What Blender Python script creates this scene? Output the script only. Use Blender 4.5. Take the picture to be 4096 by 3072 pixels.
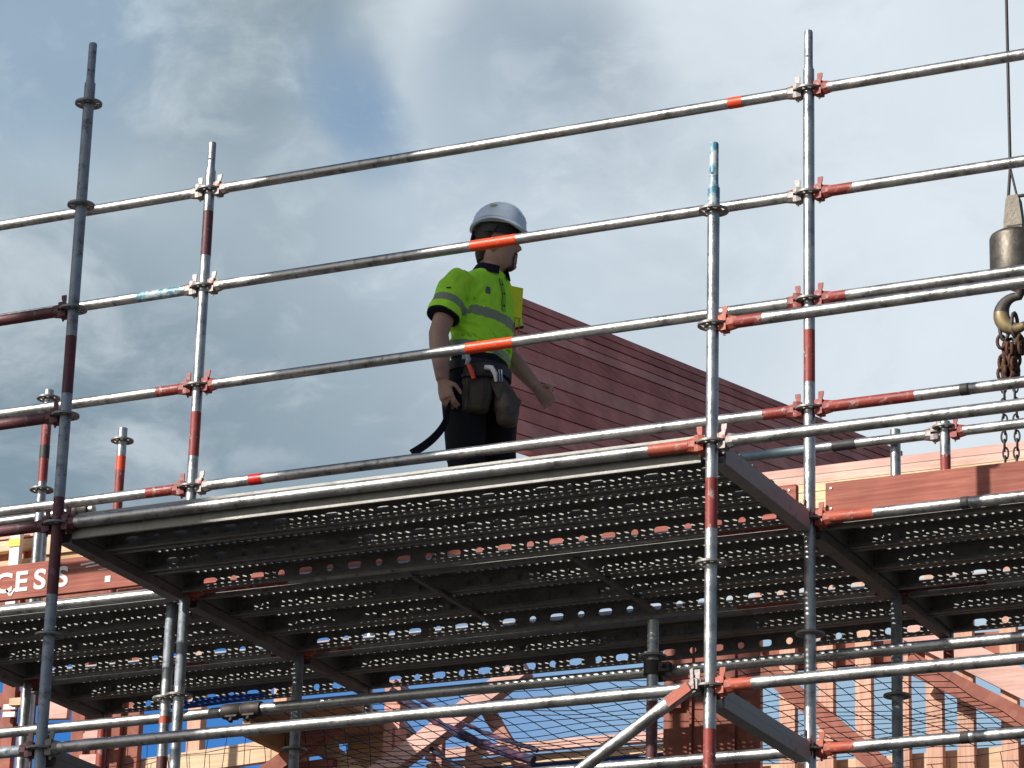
import bpy, bmesh, math, random
from mathutils import Vector, Matrix, noise
from mathutils.bvhtree import BVHTree
R = math.radians
random.seed(7)
for o in list(bpy.data.objects): bpy.data.objects.remove(o)
scn = bpy.context.scene
col = scn.collection

# ------------------------------------------------------------------ camera
cam_d = bpy.data.cameras.new("camera"); cam = bpy.data.objects.new("camera", cam_d); col.objects.link(cam)
CR = Vector((0.90247, 0.42992, 0.02678)); CU = Vector((0.12208, -0.31490, 0.94124)); CF = Vector((-0.41309, 0.84617, 0.33668))
M = Matrix((CR, CU, -CF)).transposed().to_4x4(); M.translation = (8.0685, -12.0661, -4.4356)
cam.matrix_world = M
cam_d.sensor_width = 36; cam_d.lens = 121.65; cam_d.clip_start = 0.1; cam_d.clip_end = 3000
scn.camera = cam
scn.render.resolution_x = 1024; scn.render.resolution_y = 768
scn.view_settings.view_transform = 'Standard'; scn.view_settings.look = 'None'
scn.view_settings.exposure = 0.0; scn.view_settings.gamma = 1.0

# ------------------------------------------------------------------ sun + sky
S = Vector((-0.69, -1.0, 0.73)).normalized()          # towards the sun
sd = bpy.data.lights.new("sun", 'SUN'); sd.energy = 5.0; sd.angle = R(0.5); sd.color = (1.0, 0.94, 0.86)
sun = bpy.data.objects.new("sun", sd); col.objects.link(sun); sun.location = S * 40
sun.rotation_euler = S.to_track_quat('Z', 'Y').to_euler()

def srgb(r, g, b):
    f = lambda c: (c/255/12.92) if c/255 <= 0.04045 else ((c/255+0.055)/1.055)**2.4
    return (f(r), f(g), f(b), 1.0)

world = bpy.data.worlds.new("World"); scn.world = world; world.use_nodes = True
wt = world.node_tree; wn = wt.nodes; wl = wt.links; wn.clear()
w_out = wn.new('ShaderNodeOutputWorld')
tc = wn.new('ShaderNodeTexCoord')
nrm = wn.new('ShaderNodeVectorMath'); nrm.operation = 'NORMALIZE'; wl.new(tc.outputs['Generated'], nrm.inputs[0])
DIR = nrm.outputs[0]
nw = wn.new('ShaderNodeTexNoise'); nw.inputs['Scale'].default_value = 16; nw.inputs['Detail'].default_value = 4
wl.new(DIR, nw.inputs['Vector'])
w1 = wn.new('ShaderNodeVectorMath'); w1.operation = 'SUBTRACT'; wl.new(nw.outputs['Color'], w1.inputs[0]); w1.inputs[1].default_value = (.5, .5, .5)
w2 = wn.new('ShaderNodeVectorMath'); w2.operation = 'MULTIPLY_ADD'; wl.new(w1.outputs[0], w2.inputs[0]); w2.inputs[1].default_value = (.030, .030, .030); wl.new(DIR, w2.inputs[2])
w3 = wn.new('ShaderNodeVectorMath'); w3.operation = 'NORMALIZE'; wl.new(w2.outputs[0], w3.inputs[0])
WDIR = w3.outputs[0]
def wdot(src, d):
    n = wn.new('ShaderNodeVectorMath'); n.operation = 'DOT_PRODUCT'; wl.new(src, n.inputs[0]); n.inputs[1].default_value = d
    return n.outputs['Value']
def mrange(v, a, b, c=0.0, d=1.0, smooth=True):
    n = wn.new('ShaderNodeMapRange'); n.interpolation_type = 'SMOOTHSTEP' if smooth else 'LINEAR'
    wl.new(v, n.inputs['Value'])
    for k, x in zip(('From Min', 'From Max', 'To Min', 'To Max'), (a, b, c, d)): n.inputs[k].default_value = x
    return n.outputs[0]
def mixc(f, a, b):
    n = wn.new('ShaderNodeMix'); n.data_type = 'RGBA'
    if isinstance(f, float): n.inputs[0].default_value = f
    else: wl.new(f, n.inputs[0])
    for i, x in ((6, a), (7, b)):
        if isinstance(x, tuple): n.inputs[i].default_value = x
        else: wl.new(x, n.inputs[i])
    return n.outputs[2]
def blob(c, d, rgb, size, amt, src=None):
    L = math.sqrt(sum(x*x for x in d)); d = tuple(x/L for x in d)
    f = mrange(wdot(src or WDIR, d), math.cos(size), 1.0, 0.0, amt)
    return mixc(f, c, rgb)
# horizontal sweep of the cloud bank, duller to the west, brighter to the east
side = wdot(WDIR, (0.9027, 0.4302, 0.0))
cloud = mixc(mrange(side, -0.15, 0.10), srgb(160, 177, 190), srgb(214, 224, 232))
cloud = blob(cloud, (-0.5043, 0.7701, 0.3906), srgb(186, 201, 212), .075, .9)
cloud = blob(cloud, (-0.4882, 0.7998, 0.3492), srgb(184, 199, 209), .080, .85)
cloud = blob(cloud, (-0.4582, 0.7788, 0.4285), srgb(136, 154, 166), .075, .95)
cloud = blob(cloud, (-0.4015, 0.8080, 0.4312), srgb(206, 217, 225), .055, .95)
cloud = blob(cloud, (-0.3961, 0.8193, 0.4146), srgb(150, 166, 181), .046, .95)
cloud = blob(cloud, (-0.4245, 0.8185, 0.3870), srgb(178, 193, 205), .060, .7)
cloud = blob(cloud, (-0.3795, 0.8497, 0.3661), srgb(188, 202, 213), .060, .7)
cloud = blob(cloud, (-0.4491, 0.7913, 0.4148), srgb(136, 158, 180), .022, .65)
cloud = blob(cloud, (-0.4423, 0.8023, 0.4008), srgb(130, 155, 182), .019, .65)
cloud = blob(cloud, (-0.4460, 0.7960, 0.4080), srgb(122, 150, 180), .018, .55)
cloud = blob(cloud, (-0.5186, 0.7414, 0.4259), srgb(142, 165, 186), .06, .9)
cloud = blob(cloud, (-0.5397, 0.7859, 0.3019), srgb(112, 134, 148), .10, .95)
cloud = blob(cloud, (-0.4800, 0.8100, 0.3000), srgb(136, 155, 168), .10, .8)
def fbm(scale, a, b, off, detail=8, rough=.6):
    m_ = wn.new('ShaderNodeMapping'); m_.inputs['Location'].default_value = off; m_.inputs['Scale'].default_value = (1, 1, 1.7); m_.inputs['Rotation'].default_value = (.3, .5, 0); wl.new(WDIR, m_.inputs['Vector'])
    n = wn.new('ShaderNodeTexNoise'); n.inputs['Scale'].default_value = scale; n.inputs['Detail'].default_value = detail; n.inputs['Roughness'].default_value = rough; n.inputs['Distortion'].default_value = .35
    wl.new(m_.outputs[0], n.inputs['Vector']); return mrange(n.outputs['Fac'], a, b)
def scalev(v, k):
    n = wn.new('ShaderNodeMath'); n.operation = 'MULTIPLY'; wl.new(v, n.inputs[0]); n.inputs[1].default_value = k; return n.outputs[0]
cloud = mixc(scalev(fbm(13, .50, .72, (3.1, 1.7, 0)), .50), cloud, srgb(222, 231, 238))
cloud = mixc(scalev(fbm(17, .52, .74, (7.7, 2.2, 4)), .20), cloud, srgb(132, 152, 170))
cloud = mixc(scalev(fbm(42, .52, .75, (1.7, 6.2, 4), 6, .55), .20), cloud, srgb(218, 228, 236))
# broken blue towards the horizon
low = mixc(mrange(side, -0.12, 0.10), srgb(58, 124, 200), srgb(158, 188, 212))
cloud = mixc(mrange(wdot(DIR, (0, 0, 1)), 0.285, 0.262), cloud, low)
n2 = wn.new('ShaderNodeTexNoise'); n2.inputs['Scale'].default_value = 11; n2.inputs['Detail'].default_value = 7; n2.inputs['Roughness'].default_value = .58
wl.new(WDIR, n2.inputs['Vector'])
nv = mrange(n2.outputs['Fac'], .3, .7, .94, 1.06, False)
cm = wn.new('ShaderNodeVectorMath'); cm.operation = 'SCALE'; wl.new(cloud, cm.inputs[0]); wl.new(nv, cm.inputs['Scale'])
bg_c = wn.new('ShaderNodeBackground'); wl.new(cm.outputs[0], bg_c.inputs['Color']); bg_c.inputs['Strength'].default_value = 1.08
sky = wn.new('ShaderNodeTexSky'); sky.sky_type = 'NISHITA'; sky.sun_disc = False
sky.sun_elevation = math.asin(S.z); sky.sun_rotation = math.atan2(S.x, S.y)
bg_s = wn.new('ShaderNodeBackground'); wl.new(sky.outputs[0], bg_s.inputs['Color']); bg_s.inputs['Strength'].default_value = 0.08
msh = wn.new('ShaderNodeMixShader')
wl.new(mrange(wdot(WDIR, (-0.413, 0.846, 0.337)), 0.88, 0.962), msh.inputs[0])
wl.new(bg_s.outputs[0], msh.inputs[1]); wl.new(bg_c.outputs[0], msh.inputs[2]); wl.new(msh.outputs[0], w_out.inputs['Surface'])

# ------------------------------------------------------------------ materials
def mat(name, rgb, rough=.5, metal=0.0, var=.25, scale=8.0, bump=0.0, bscale=60.0, second=None, sthr=(.5, .6), sscale=20.0, stretch=(1, 1, 1), sheen=0, spec=.5, rvar=.12):
    m = bpy.data.materials.new(name); m.use_nodes = True
    nt = m.node_tree; N = nt.nodes; L = nt.links; b = N['Principled BSDF']
    c = N.new('ShaderNodeTexCoord'); mp = N.new('ShaderNodeMapping'); mp.inputs['Scale'].default_value = stretch
    L.new(c.outputs['Object'], mp.inputs['Vector']); V = mp.outputs[0]
    n = N.new('ShaderNodeTexNoise'); n.inputs['Scale'].default_value = scale; n.inputs['Detail'].default_value = 6; n.inputs['Roughness'].default_value = .65
    L.new(V, n.inputs['Vector'])
    r = N.new('ShaderNodeMapRange'); L.new(n.outputs['Fac'], r.inputs['Value'])
    r.inputs['From Min'].default_value = .3; r.inputs['From Max'].default_value = .7; r.inputs['To Min'].default_value = 1-var; r.inputs['To Max'].default_value = 1+var
    sc = N.new('ShaderNodeVectorMath'); sc.operation = 'SCALE'; sc.inputs[0].default_value = rgb; L.new(r.outputs[0], sc.inputs['Scale'])
    out = sc.outputs[0]
    if second:
        n3 = N.new('ShaderNodeTexNoise'); n3.inputs['Scale'].default_value = sscale; n3.inputs['Detail'].default_value = 8; n3.inputs['Roughness'].default_value = .7
        L.new(V, n3.inputs['Vector'])
        r3 = N.new('ShaderNodeMapRange'); L.new(n3.outputs['Fac'], r3.inputs['Value']); r3.inputs['From Min'].default_value = sthr[0]; r3.inputs['From Max'].default_value = sthr[1]
        mx = N.new('ShaderNodeMix'); mx.data_type = 'RGBA'; L.new(r3.outputs[0], mx.inputs[0]); L.new(out, mx.inputs[6]); mx.inputs[7].default_value = (*second, 1)
        out = mx.outputs[2]
    L.new(out, b.inputs['Base Color'])
    rr = N.new('ShaderNodeMapRange'); L.new(n.outputs['Fac'], rr.inputs['Value']); rr.inputs['From Min'].default_value = .3; rr.inputs['From Max'].default_value = .7
    rr.inputs['To Min'].default_value = max(.05, rough-rvar); rr.inputs['To Max'].default_value = min(1, rough+rvar); L.new(rr.outputs[0], b.inputs['Roughness'])
    b.inputs['Metallic'].default_value = metal; b.inputs['Specular IOR Level'].default_value = spec
    if bump:
        bn = N.new('ShaderNodeTexNoise'); bn.inputs['Scale'].default_value = bscale; bn.inputs['Detail'].default_value = 4; L.new(V, bn.inputs['Vector'])
        bp = N.new('ShaderNodeBump'); bp.inputs['Strength'].default_value = bump; bp.inputs['Distance'].default_value = .004; L.new(bn.outputs['Fac'], bp.inputs['Height']); L.new(bp.outputs[0], b.inputs['Normal'])
    return m
def wood(name, c1, c2, along='X', rough=.75, knots=True):
    m = bpy.data.materials.new(name); m.use_nodes = True
    nt = m.node_tree; N = nt.nodes; L = nt.links; b = N['Principled BSDF']
    c = N.new('ShaderNodeTexCoord'); mp = N.new('ShaderNodeMapping')
    s = {'X': (1.2, 26, 26), 'Y': (26, 1.2, 26), 'Z': (26, 26, 1.2), 'N': (5, 5, 5)}[along]
    mp.inputs['Scale'].default_value = s; L.new(c.outputs['Object'], mp.inputs['Vector'])
    n = N.new('ShaderNodeTexNoise'); n.inputs['Scale'].default_value = 2.2; n.inputs['Detail'].default_value = 8; n.inputs['Distortion'].default_value = 1.2; L.new(mp.outputs[0], n.inputs['Vector'])
    n2 = N.new('ShaderNodeTexNoise'); n2.inputs['Scale'].default_value = 3.0; n2.inputs['Detail'].default_value = 5; L.new(c.outputs['Object'], n2.inputs['Vector'])
    r = N.new('ShaderNodeValToRGB'); L.new(n.outputs['Fac'], r.inputs[0]); r.color_ramp.elements[0].position = .32; r.color_ramp.elements[1].position = .68
    r.color_ramp.elements[0].color = (*c1, 1); r.color_ramp.elements[1].color = (*c2, 1)
    mr = N.new('ShaderNodeMapRange'); L.new(n2.outputs['Fac'], mr.inputs['Value']); mr.inputs['From Min'].default_value = .3; mr.inputs['From Max'].default_value = .7; mr.inputs['To Min'].default_value = .75; mr.inputs['To Max'].default_value = 1.2
    sc = N.new('ShaderNodeVectorMath'); sc.operation = 'SCALE'; L.new(r.outputs[0], sc.inputs[0]); L.new(mr.outputs[0], sc.inputs['Scale'])
    out = sc.outputs[0]
    if knots:
        v = N.new('ShaderNodeTexVoronoi'); v.inputs['Scale'].default_value = 3.1; L.new(c.outputs['Object'], v.inputs['Vector'])
        kr = N.new('ShaderNodeMapRange'); L.new(v.outputs['Distance'], kr.inputs['Value']); kr.inputs['From Min'].default_value = .035; kr.inputs['From Max'].default_value = .07; kr.inputs['To Min'].default_value = .35; kr.inputs['To Max'].default_value = 1
        sk = N.new('ShaderNodeVectorMath'); sk.operation = 'SCALE'; L.new(out, sk.inputs[0]); L.new(kr.outputs[0], sk.inputs['Scale']); out = sk.outputs[0]
    L.new(out, b.inputs['Base Color']); b.inputs['Roughness'].default_value = rough; b.inputs['Specular IOR Level'].default_value = .25
    bp = N.new('ShaderNodeBump'); bp.inputs['Strength'].default_value = .35; bp.inputs['Distance'].default_value = .003; L.new(n.outputs['Fac'], bp.inputs['Height']); L.new(bp.outputs[0], b.inputs['Normal'])
    return m
m_steel = mat('galvanised_steel', (.46, .465, .46), .39, .86, .32, 7, .35, 70, second=(.17, .165, .16), sthr=(.54, .70), sscale=22)
m_headst = mat('cast_steel', (.34, .31, .30), .55, .5, .4, 20, .3, 70, second=(.28, .10, .07), sthr=(.53, .62), sscale=24)
m_headst2 = mat('bright_edge_steel', (.62, .62, .61), .42, .6, .15, 9)
m_steel2 = mat('weathered_shaded_steel', (.30, .34, .385), .55, .3, .3, 7, .25, 80, second=(.10, .10, .11), sthr=(.52, .66), sscale=22)  # weathered tone, also used as painted shade on two post bands
m_deck = mat('deck_steel', (.26, .255, .24), .55, .6, .3, 10, .2, 60, second=(.17, .15, .13), sthr=(.55, .7), sscale=14)
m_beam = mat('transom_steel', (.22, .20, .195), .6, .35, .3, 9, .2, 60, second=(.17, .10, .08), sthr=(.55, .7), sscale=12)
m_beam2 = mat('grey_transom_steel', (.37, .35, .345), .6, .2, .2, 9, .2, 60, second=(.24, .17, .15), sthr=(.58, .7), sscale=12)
m_ring = mat('rosette_steel', (.28, .27, .26), .55, .7, .25, 20)
m_red = mat('red_paint', (.30, .048, .038), .5, 0, .25, 12, .15, 80, second=(.50, .36, .32), sthr=(.56, .66), sscale=30)
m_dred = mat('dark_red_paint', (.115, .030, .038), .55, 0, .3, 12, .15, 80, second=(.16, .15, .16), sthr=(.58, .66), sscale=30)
m_or = mat('orange_paint', (.46, .095, .052), .5, 0, .25, 12, .15, 80, second=(.50, .42, .38), sthr=(.58, .68), sscale=34)
m_tape = mat('orange_tape', (.90, .085, .02), .4, 0, .12, 40, second=(.85, .75, .70), sthr=(.66, .70), sscale=60)
m_rtape = mat('red_tape', (.65, .02, .012), .4, 0, .15, 20)
m_blue = mat('blue_paint', (.10, .30, .40), .5, .1, .3, 12, .15, 80, second=(.55, .58, .57), sthr=(.46, .58), sscale=24)
m_bgrey = mat('blue_grey_paint', (.25, .33, .37), .5, .2, .2, 12)
m_blk = mat('black_tape', (.05, .048, .05), .6, 0, .2, 20)
m_cast = mat('cast_iron', (.075, .065, .06), .6, .5, .3, 25, .3, 70)
m_brass = mat('bare_brass', (.25, .19, .10), .55, .5, .25, 25)
m_rust = mat('rusty_steel', (.13, .055, .03), .75, .3, .5, 40, .4, 90, second=(.05, .03, .025), sthr=(.5, .6), sscale=40)
m_block = mat('dull_olive_iron', (.115, .105, .088), .48, .75, .25, 16, .25, 60, second=(.20, .16, .11), sthr=(.56, .66), sscale=18)
m_cream = wood('cream_timber', (.72, .56, .33), (.86, .71, .46), 'X')
m_rosep = wood('cream_rose_timber', (.74, .46, .37), (.86, .62, .52), 'X')
m_pale = wood('pale_timber', (.70, .47, .29), (.86, .66, .46), 'X')
m_palez = wood('pale_timber_upright', (.63, .34, .24), (.80, .50, .37), 'Z')
m_pink = wood('pink_timber', (.56, .26, .20), (.70, .38, .30), 'N')
m_rose = wood('rose_timber', (.70, .40, .34), (.82, .55, .47), 'X')
m_redw = wood('red_timber', (.30, .105, .075), (.42, .165, .12), 'N')
m_clad = wood('red_stained_cladding', (.72, .245, .21), (.86, .35, .305), 'Y')
m_clad2 = wood('red_stained_cladding_dark', (.58, .19, .165), (.78, .29, .25), 'Y'); m_clad3 = wood('red_stained_cladding_pale', (.80, .31, .27), (.90, .43, .38), 'Y'); m_redgap = mat('gap_dark', (.05, .015, .014), .8)
m_toe = wood('red_stained_board', (.31, .095, .070), (.46, .175, .130), 'X')
m_brown = wood('brown_plywood', (.46, .27, .15), (.58, .37, .21), 'X')
m_white = mat('white_paint', (.80, .80, .78), .5, 0, .06, 20)
m_yel = mat('yellow_tag', (.75, .60, .03), .5, 0, .1, 20)
m_net = mat('net_cord', (.02, .03, .065), .8, 0, .2, 20)
m_nblue = mat('blue_webbing', (.02, .11, .55), .6, 0, .35, 25, second=(.01, .02, .12), sthr=(.5, .62), sscale=30)
m_roll = mat('dark_net_bundle', (.035, .03, .075), .85, 0, .6, 22, .6, 50, second=(.24, .09, .12), sthr=(.50, .66), sscale=14)
m_ground = mat('bare_ground', (.035, .031, .027), .9, 0, .3, .6, .3, 8)
m_caster = mat('grey_caster', (.3, .3, .3), .6, .2, .15, 4)

# ------------------------------------------------------------------ helpers
class MB:
    def __init__(s): s.v = []; s.f = []; s.m = []; s.s = []
    def face(s, pts, mi=0, smooth=False):
        i = len(s.v); s.v += [tuple(p) for p in pts]; s.f.append(tuple(range(i, i+len(pts)))); s.m.append(mi); s.s.append(smooth)
    def box(s, a, b, mi=0):
        x0, y0, z0 = a; x1, y1, z1 = b
        s.obox(Vector(((x0+x1)/2, (y0+y1)/2, (z0+z1)/2)), Vector(((x1-x0)/2, 0, 0)), Vector((0, (y1-y0)/2, 0)), Vector((0, 0, (z1-z0)/2)), mi)
    def obox(s, c, a, b, d, mi=0):
        i = len(s.v); c = Vector(c)
        for k in ((-1, -1, -1), (1, -1, -1), (1, 1, -1), (-1, 1, -1), (-1, -1, 1), (1, -1, 1), (1, 1, 1), (-1, 1, 1)):
            s.v.append(tuple(c + a*k[0] + b*k[1] + d*k[2]))
        for f in ((0, 3, 2, 1), (4, 5, 6, 7), (0, 1, 5, 4), (1, 2, 6, 5), (2, 3, 7, 6), (3, 0, 4, 7)):
            s.f.append(tuple(i+j for j in f)); s.m.append(mi); s.s.append(False)
    def rings(s, rs, mi=0, cap=True, smooth=True, closed=True):
        n = len(rs[0]); i = len(s.v)
        for r in rs: s.v += [tuple(p) for p in r]
        for k in range(len(rs)-1):
            mm = mi[k] if isinstance(mi, list) else mi
            for j in range(n if closed else n-1):
                a = i+k*n+j; b = i+k*n+(j+1) % n
                s.f.append((a, b, b+n, a+n)); s.m.append(mm); s.s.append(smooth)
        if cap:
            m0 = mi[0] if isinstance(mi, list) else mi; m1 = mi[-1] if isinstance(mi, list) else mi
            s.face(list(reversed(rs[0])), m0); s.face(rs[-1], m1)
    def tube(s, pts, rad, n=20, mi=0, cap=True, ref=None):
        pts = [Vector(p) for p in pts]
        if not isinstance(rad, (list, tuple)): rad = [rad]*len(pts)
        rs = []
        up = None
        for k, p in enumerate(pts):
            if k == 0: t = pts[1]-p
            elif k == len(pts)-1: t = p-pts[k-1]
            else: t = (pts[k+1]-p).normalized() + (p-pts[k-1]).normalized()
            if t.length < 1e-9: t = (pts[-1]-pts[0])
            t.normalize()
            if up is None:
                up = Vector((0, 0, 1)) if abs(t.z) < .9 else Vector((1, 0, 0))
            a = t.cross(up).normalized(); b = a.cross(t).normalized(); up = b
            r = rad[k]; rx, ry = (r if isinstance(r, tuple) else (r, r))
            rs.append([p + a*math.cos(2*math.pi*j/n)*rx + b*math.sin(2*math.pi*j/n)*ry for j in range(n)])
        s.rings(rs, mi, cap)
    def sphere(s, c, r, n=12, m=8, mi=0, smooth=True):
        c = Vector(c); r = r if isinstance(r, tuple) else (r, r, r); rs = []
        for k in range(m+1):
            t = math.pi*k/m; t = min(max(t, .02), math.pi-.02)
            rs.append([c + Vector((r[0]*math.sin(t)*math.cos(2*math.pi*j/n), r[1]*math.sin(t)*math.sin(2*math.pi*j/n), -r[2]*math.cos(t))) for j in range(n)])
        s.rings(rs, mi, True, smooth)
    def mesh(s, name, mats):
        me = bpy.data.meshes.new(name); me.from_pydata(s.v, [], s.f)
        for m in mats: me.materials.append(m)
        me.polygons.foreach_set('material_index', s.m); me.polygons.foreach_set('use_smooth', s.s); me.update()
        return me
def link(name, me, parent=None, loc=(0, 0, 0), rotz=0, rot=None):
    o = bpy.data.objects.new(name, me); col.objects.link(o); o.location = loc; o.rotation_euler = rot or (0, 0, rotz)
    if parent: o.parent = parent
    return o
def obj(name, mb, mats, parent=None, loc=(0, 0, 0), rotz=0):
    return link(name, mb.mesh(name, mats if isinstance(mats, list) else [mats]), parent, loc, rotz)
def tag(o, label, cat, group=None):
    o['label'] = label; o['category'] = cat
    if group: o['group'] = group
    return o
def thing(name, label, cat, loc, group=None, rotz=0):
    return tag(link(name, None, None, loc, rotz), label, cat, group)
def struct(o): o['kind'] = 'structure'; return o

# ------------------------------------------------------------------ ground and an added shadow caster
mb = MB(); mb.face([(-1500, -1500, -6.1), (1500, -1500, -6.1), (1500, 1500, -6.1), (-1500, 1500, -6.1)])
struct(obj('ground', mb, m_ground))
# unseen block added only to cast shade on the left of the platform
t = thing('added_shadow_caster', 'tall grey unseen block added to cast a shadow on the scaffold', 'shadow_blocker', (-6.36, -12, -6.1))
def sq(c, w, d): return [(c[0]-w, c[1]-d, c[2]), (c[0]+w, c[1]-d, c[2]), (c[0]+w, c[1]+d, c[2]), (c[0]-w, c[1]+d, c[2])]
mb = MB(); mb.rings([sq((0, 0, 0), .30, .27), sq((-1.98, 0, 18.0), .30, .27)], 0, True, False); obj('caster_shaft', mb, m_caster, t)
mb = MB(); mb.box((-1.2, -1.2, 0), (1.2, 1.2, .5)); obj('base', mb, m_cast, t)

# ------------------------------------------------------------------ scaffold kit
RT = .0250
def build_rosette():
    mb = MB(); N = 48; rad = [.0243, .035, .0505, .062]; h = .0045
    def hole(j, k):
        if k != 1: return False
        q = j % 6
        big = (j // 6) % 2 == 0
        return 1 <= q <= 4 if big else 2 <= q <= 4
    P = lambda j, r, z: (r*math.cos(2*math.pi*j/N), r*math.sin(2*math.pi*j/N), z)
    for j in range(N):
        for k in range(3):
            if hole(j, k): continue
            a, b = rad[k], rad[k+1]
            mb.face([P(j, a, h), P(j, b, h), P(j+1, b, h), P(j+1, a, h)]); mb.face([P(j, a, -h), P(j+1, a, -h), P(j+1, b, -h), P(j, b, -h)])
            if k == 2: mb.face([P(j, b, -h), P(j+1, b, -h), P(j+1, b, h), P(j, b, h)], 0, True)
            if k == 0 and hole(j, 1): mb.face([P(j, b, -h), P(j+1, b, -h), P(j+1, b, h), P(j, b, h)])
            if k == 2 and hole(j, 1): mb.face([P(j, a, h), P(j+1, a, h), P(j+1, a, -h), P(j, a, -h)])
            if k == 1:
                if hole((j+1) % N, 1): mb.face([P(j+1, a, -h), P(j+1, a, h), P(j+1, b, h), P(j+1, b, -h)])
                if hole((j-1) % N, 1): mb.face([P(j, a, h), P(j, a, -h), P(j, b, -h), P(j, b, h)])
    return mb.mesh('rosette', [m_ring])
ME_ROS = build_rosette()
def build_head(m):        # cast wedge head pointing from the post (origin) along +X
    mb = MB()
    for s in (1, -1):
        pr = []
        for x, w, z0, z1 in ((.030, .020, .006, .030), (.050, .024, .006, .035), (.066, .025, .006, .034)):
            z0, z1 = (z0, z1) if s > 0 else (-z1, -z0)
            pr.append([(x, -w, z0), (x, w, z0), (x, w, z1), (x, -w, z1)])
        mb.rings(pr, 0, True, False)
    pr = []
    for x, w, z in ((.066, .025, .034), (.082, .024, .031), (.104, .0245, .026)):
        pr.append([(x, w*math.cos(a)*(1.0 if abs(math.cos(a)) > .5 else 1), z*math.sin(a)) for a in [math.pi/4*i+math.pi/8 for i in range(8)]])
    mb.rings(pr, 0, True, False)
    return mb.mesh('wedge_head', [m])
def build_wedge(m):
    mb = MB(); pr = []
    for z, x0, x1 in ((-.050, .047, .054), (0, .044, .058), (.046, .042, .060), (.056, .041, .064), (.074, .042, .065)):
        pr.append([(x0, -.0035, z), (x1, -.0035, z), (x1, .0035, z), (x0, .0035, z)])
    mb.rings(pr, 0, True, False)
    return mb.mesh('wedge', [m])
HEADS = {}
def heads(key):
    if key not in HEADS:
        m = {'s': m_headst, 'r': m_red, 'o': m_or, 'd': m_dred, 'k': m_beam}[key]; HEADS[key] = (build_head(m), build_wedge(m))
    return HEADS[key]
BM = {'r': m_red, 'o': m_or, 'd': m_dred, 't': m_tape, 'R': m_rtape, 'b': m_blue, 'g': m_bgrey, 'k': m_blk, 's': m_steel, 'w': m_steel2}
def banded(mb_name, p0, p1, bands, base, r=RT, n=24):
    """tube p0-p1 with painted or taped bands [(t0,t1,key)] in metres from p0"""
    p0 = Vector(p0); p1 = Vector(p1); L = (p1-p0).length; d = (p1-p0)/L
    cuts = sorted({0.0, L} | {min(max(x, 0), L) for b in bands for x in b[:2]})
    keys = [base]+[b[2] for b in bands]; mats = []; idx = {}
    for k in keys:
        if k not in idx: idx[k] = len(mats); mats.append(BM[k])
    mb = MB(); pts = []; mi = []
    for a, b in zip(cuts[:-1], cuts[1:]):
        if b-a < 1e-5: continue
        key = base; rr = r
        for t0, t1, k in bands:
            if t0-1e-6 <= a and b <= t1+1e-6: key = k; rr = r+(.0012 if k in 'tRk' else 0)
        mb.tube([p0+d*a, p0+d*b], rr, n, idx[key])
    return mb, mats
def post(x, y, zb, zt, ros, label, bands=(), base='s', spigot=.2, name='scaffold_post', sp_base=None, group='scaffold posts'):
    t = thing(name, label, 'scaffold post', (x, y, zb), group)
    mb, mats = banded('tube', (0, 0, 0), (0, 0, zt-zb), [(a-zb, b-zb, k) for a, b, k in bands], base)
    if zt-zb > 1: pass
    obj('tube', mb, mats, t)
    if spigot:
        mb = MB(); L = zt-zb
        mb.tube([(0, 0, L-.004), (0, 0, L+.012), (0, 0, L+.02), (0, 0, L+spigot-.006), (0, 0, L+spigot)], [.0205, .0205, .0188, .0188, .0165], 20)
        mb.tube([(0, -.0192, L+.06), (0, -.0184, L+.06)], .006, 10, 1)
        obj('spigot', mb, [BM[sp_base or base], m_blk], t)
    for z in ros: link('rosette', ME_ROS, t, (0, 0, z-zb), random.uniform(-.04, .04))
    return t
def ledger(y, z, x0, x1, label, bands=(), base='s', ends='ss', name='guard_rail', cat='scaffold rail', group='scaffold rails'):
    t = thing(name, label, cat, (x0, y, z), group)
    L = x1-x0
    mb, mats = banded('tube', (.095, 0, 0), (L-.095, 0, 0), [(a-x0-.095, b-x0-.095, k) for a, b, k in bands], base)
    obj('tube', mb, mats, t)
    for e, x, rz in ((ends[0], 0, 0), (ends[1], L, math.pi)):
        h, w = heads(e)
        ho = link('wedge_head', h, t, (x, 0, 0), rz); link('wedge', w, ho)
    return t

# posts: front row y=0, middle row y=1.09, back row y=2.18, inner row y=2.91
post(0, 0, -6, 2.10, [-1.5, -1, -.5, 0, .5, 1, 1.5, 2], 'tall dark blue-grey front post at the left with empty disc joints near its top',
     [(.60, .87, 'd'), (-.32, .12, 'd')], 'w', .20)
post(3.07, 0, -6, 1.10, [-1.5, -1, -.5, 0, .5, 1], 'front post with pale blue paint on its top end and two red bands',
     [(-.36, -.15, 'r'), (-2, -1.17, 'r'), (1.015, 1.1, 'b')], 's', .20, sp_base='b')
post(0, 1.09, -6, 2.10, [-1, -.5, 0, .5, 1, 1.5, 2], 'post left of the man holding the left ends of his four guard rails',
     [(1.66, 1.89, 'd'), (.65, .87, 'r'), (-.46, .02, 'w')], 's', .15)  # lowest band: shade below the platform painted in as darker steel
post(3.07, 1.09, -6, 2.10, [-1.5, -1, -.5, 0, .5, 1, 1.5, 2], 'tallest bright post right of the man with one red band between guard rails',
     [(.62, .86, 'r')], 's', .19)
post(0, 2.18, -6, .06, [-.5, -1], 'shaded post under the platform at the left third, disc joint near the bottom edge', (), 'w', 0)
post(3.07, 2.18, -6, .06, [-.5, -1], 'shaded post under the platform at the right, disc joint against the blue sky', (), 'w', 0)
post(-1.57, 2.18, -6, 1.545, [1.5, 1.0], 'short post with a long red band just behind the tall dark front post', [(1.04, 1.36, 'r'), (1.17, 1.24, 'k')], 's', 0)
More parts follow.
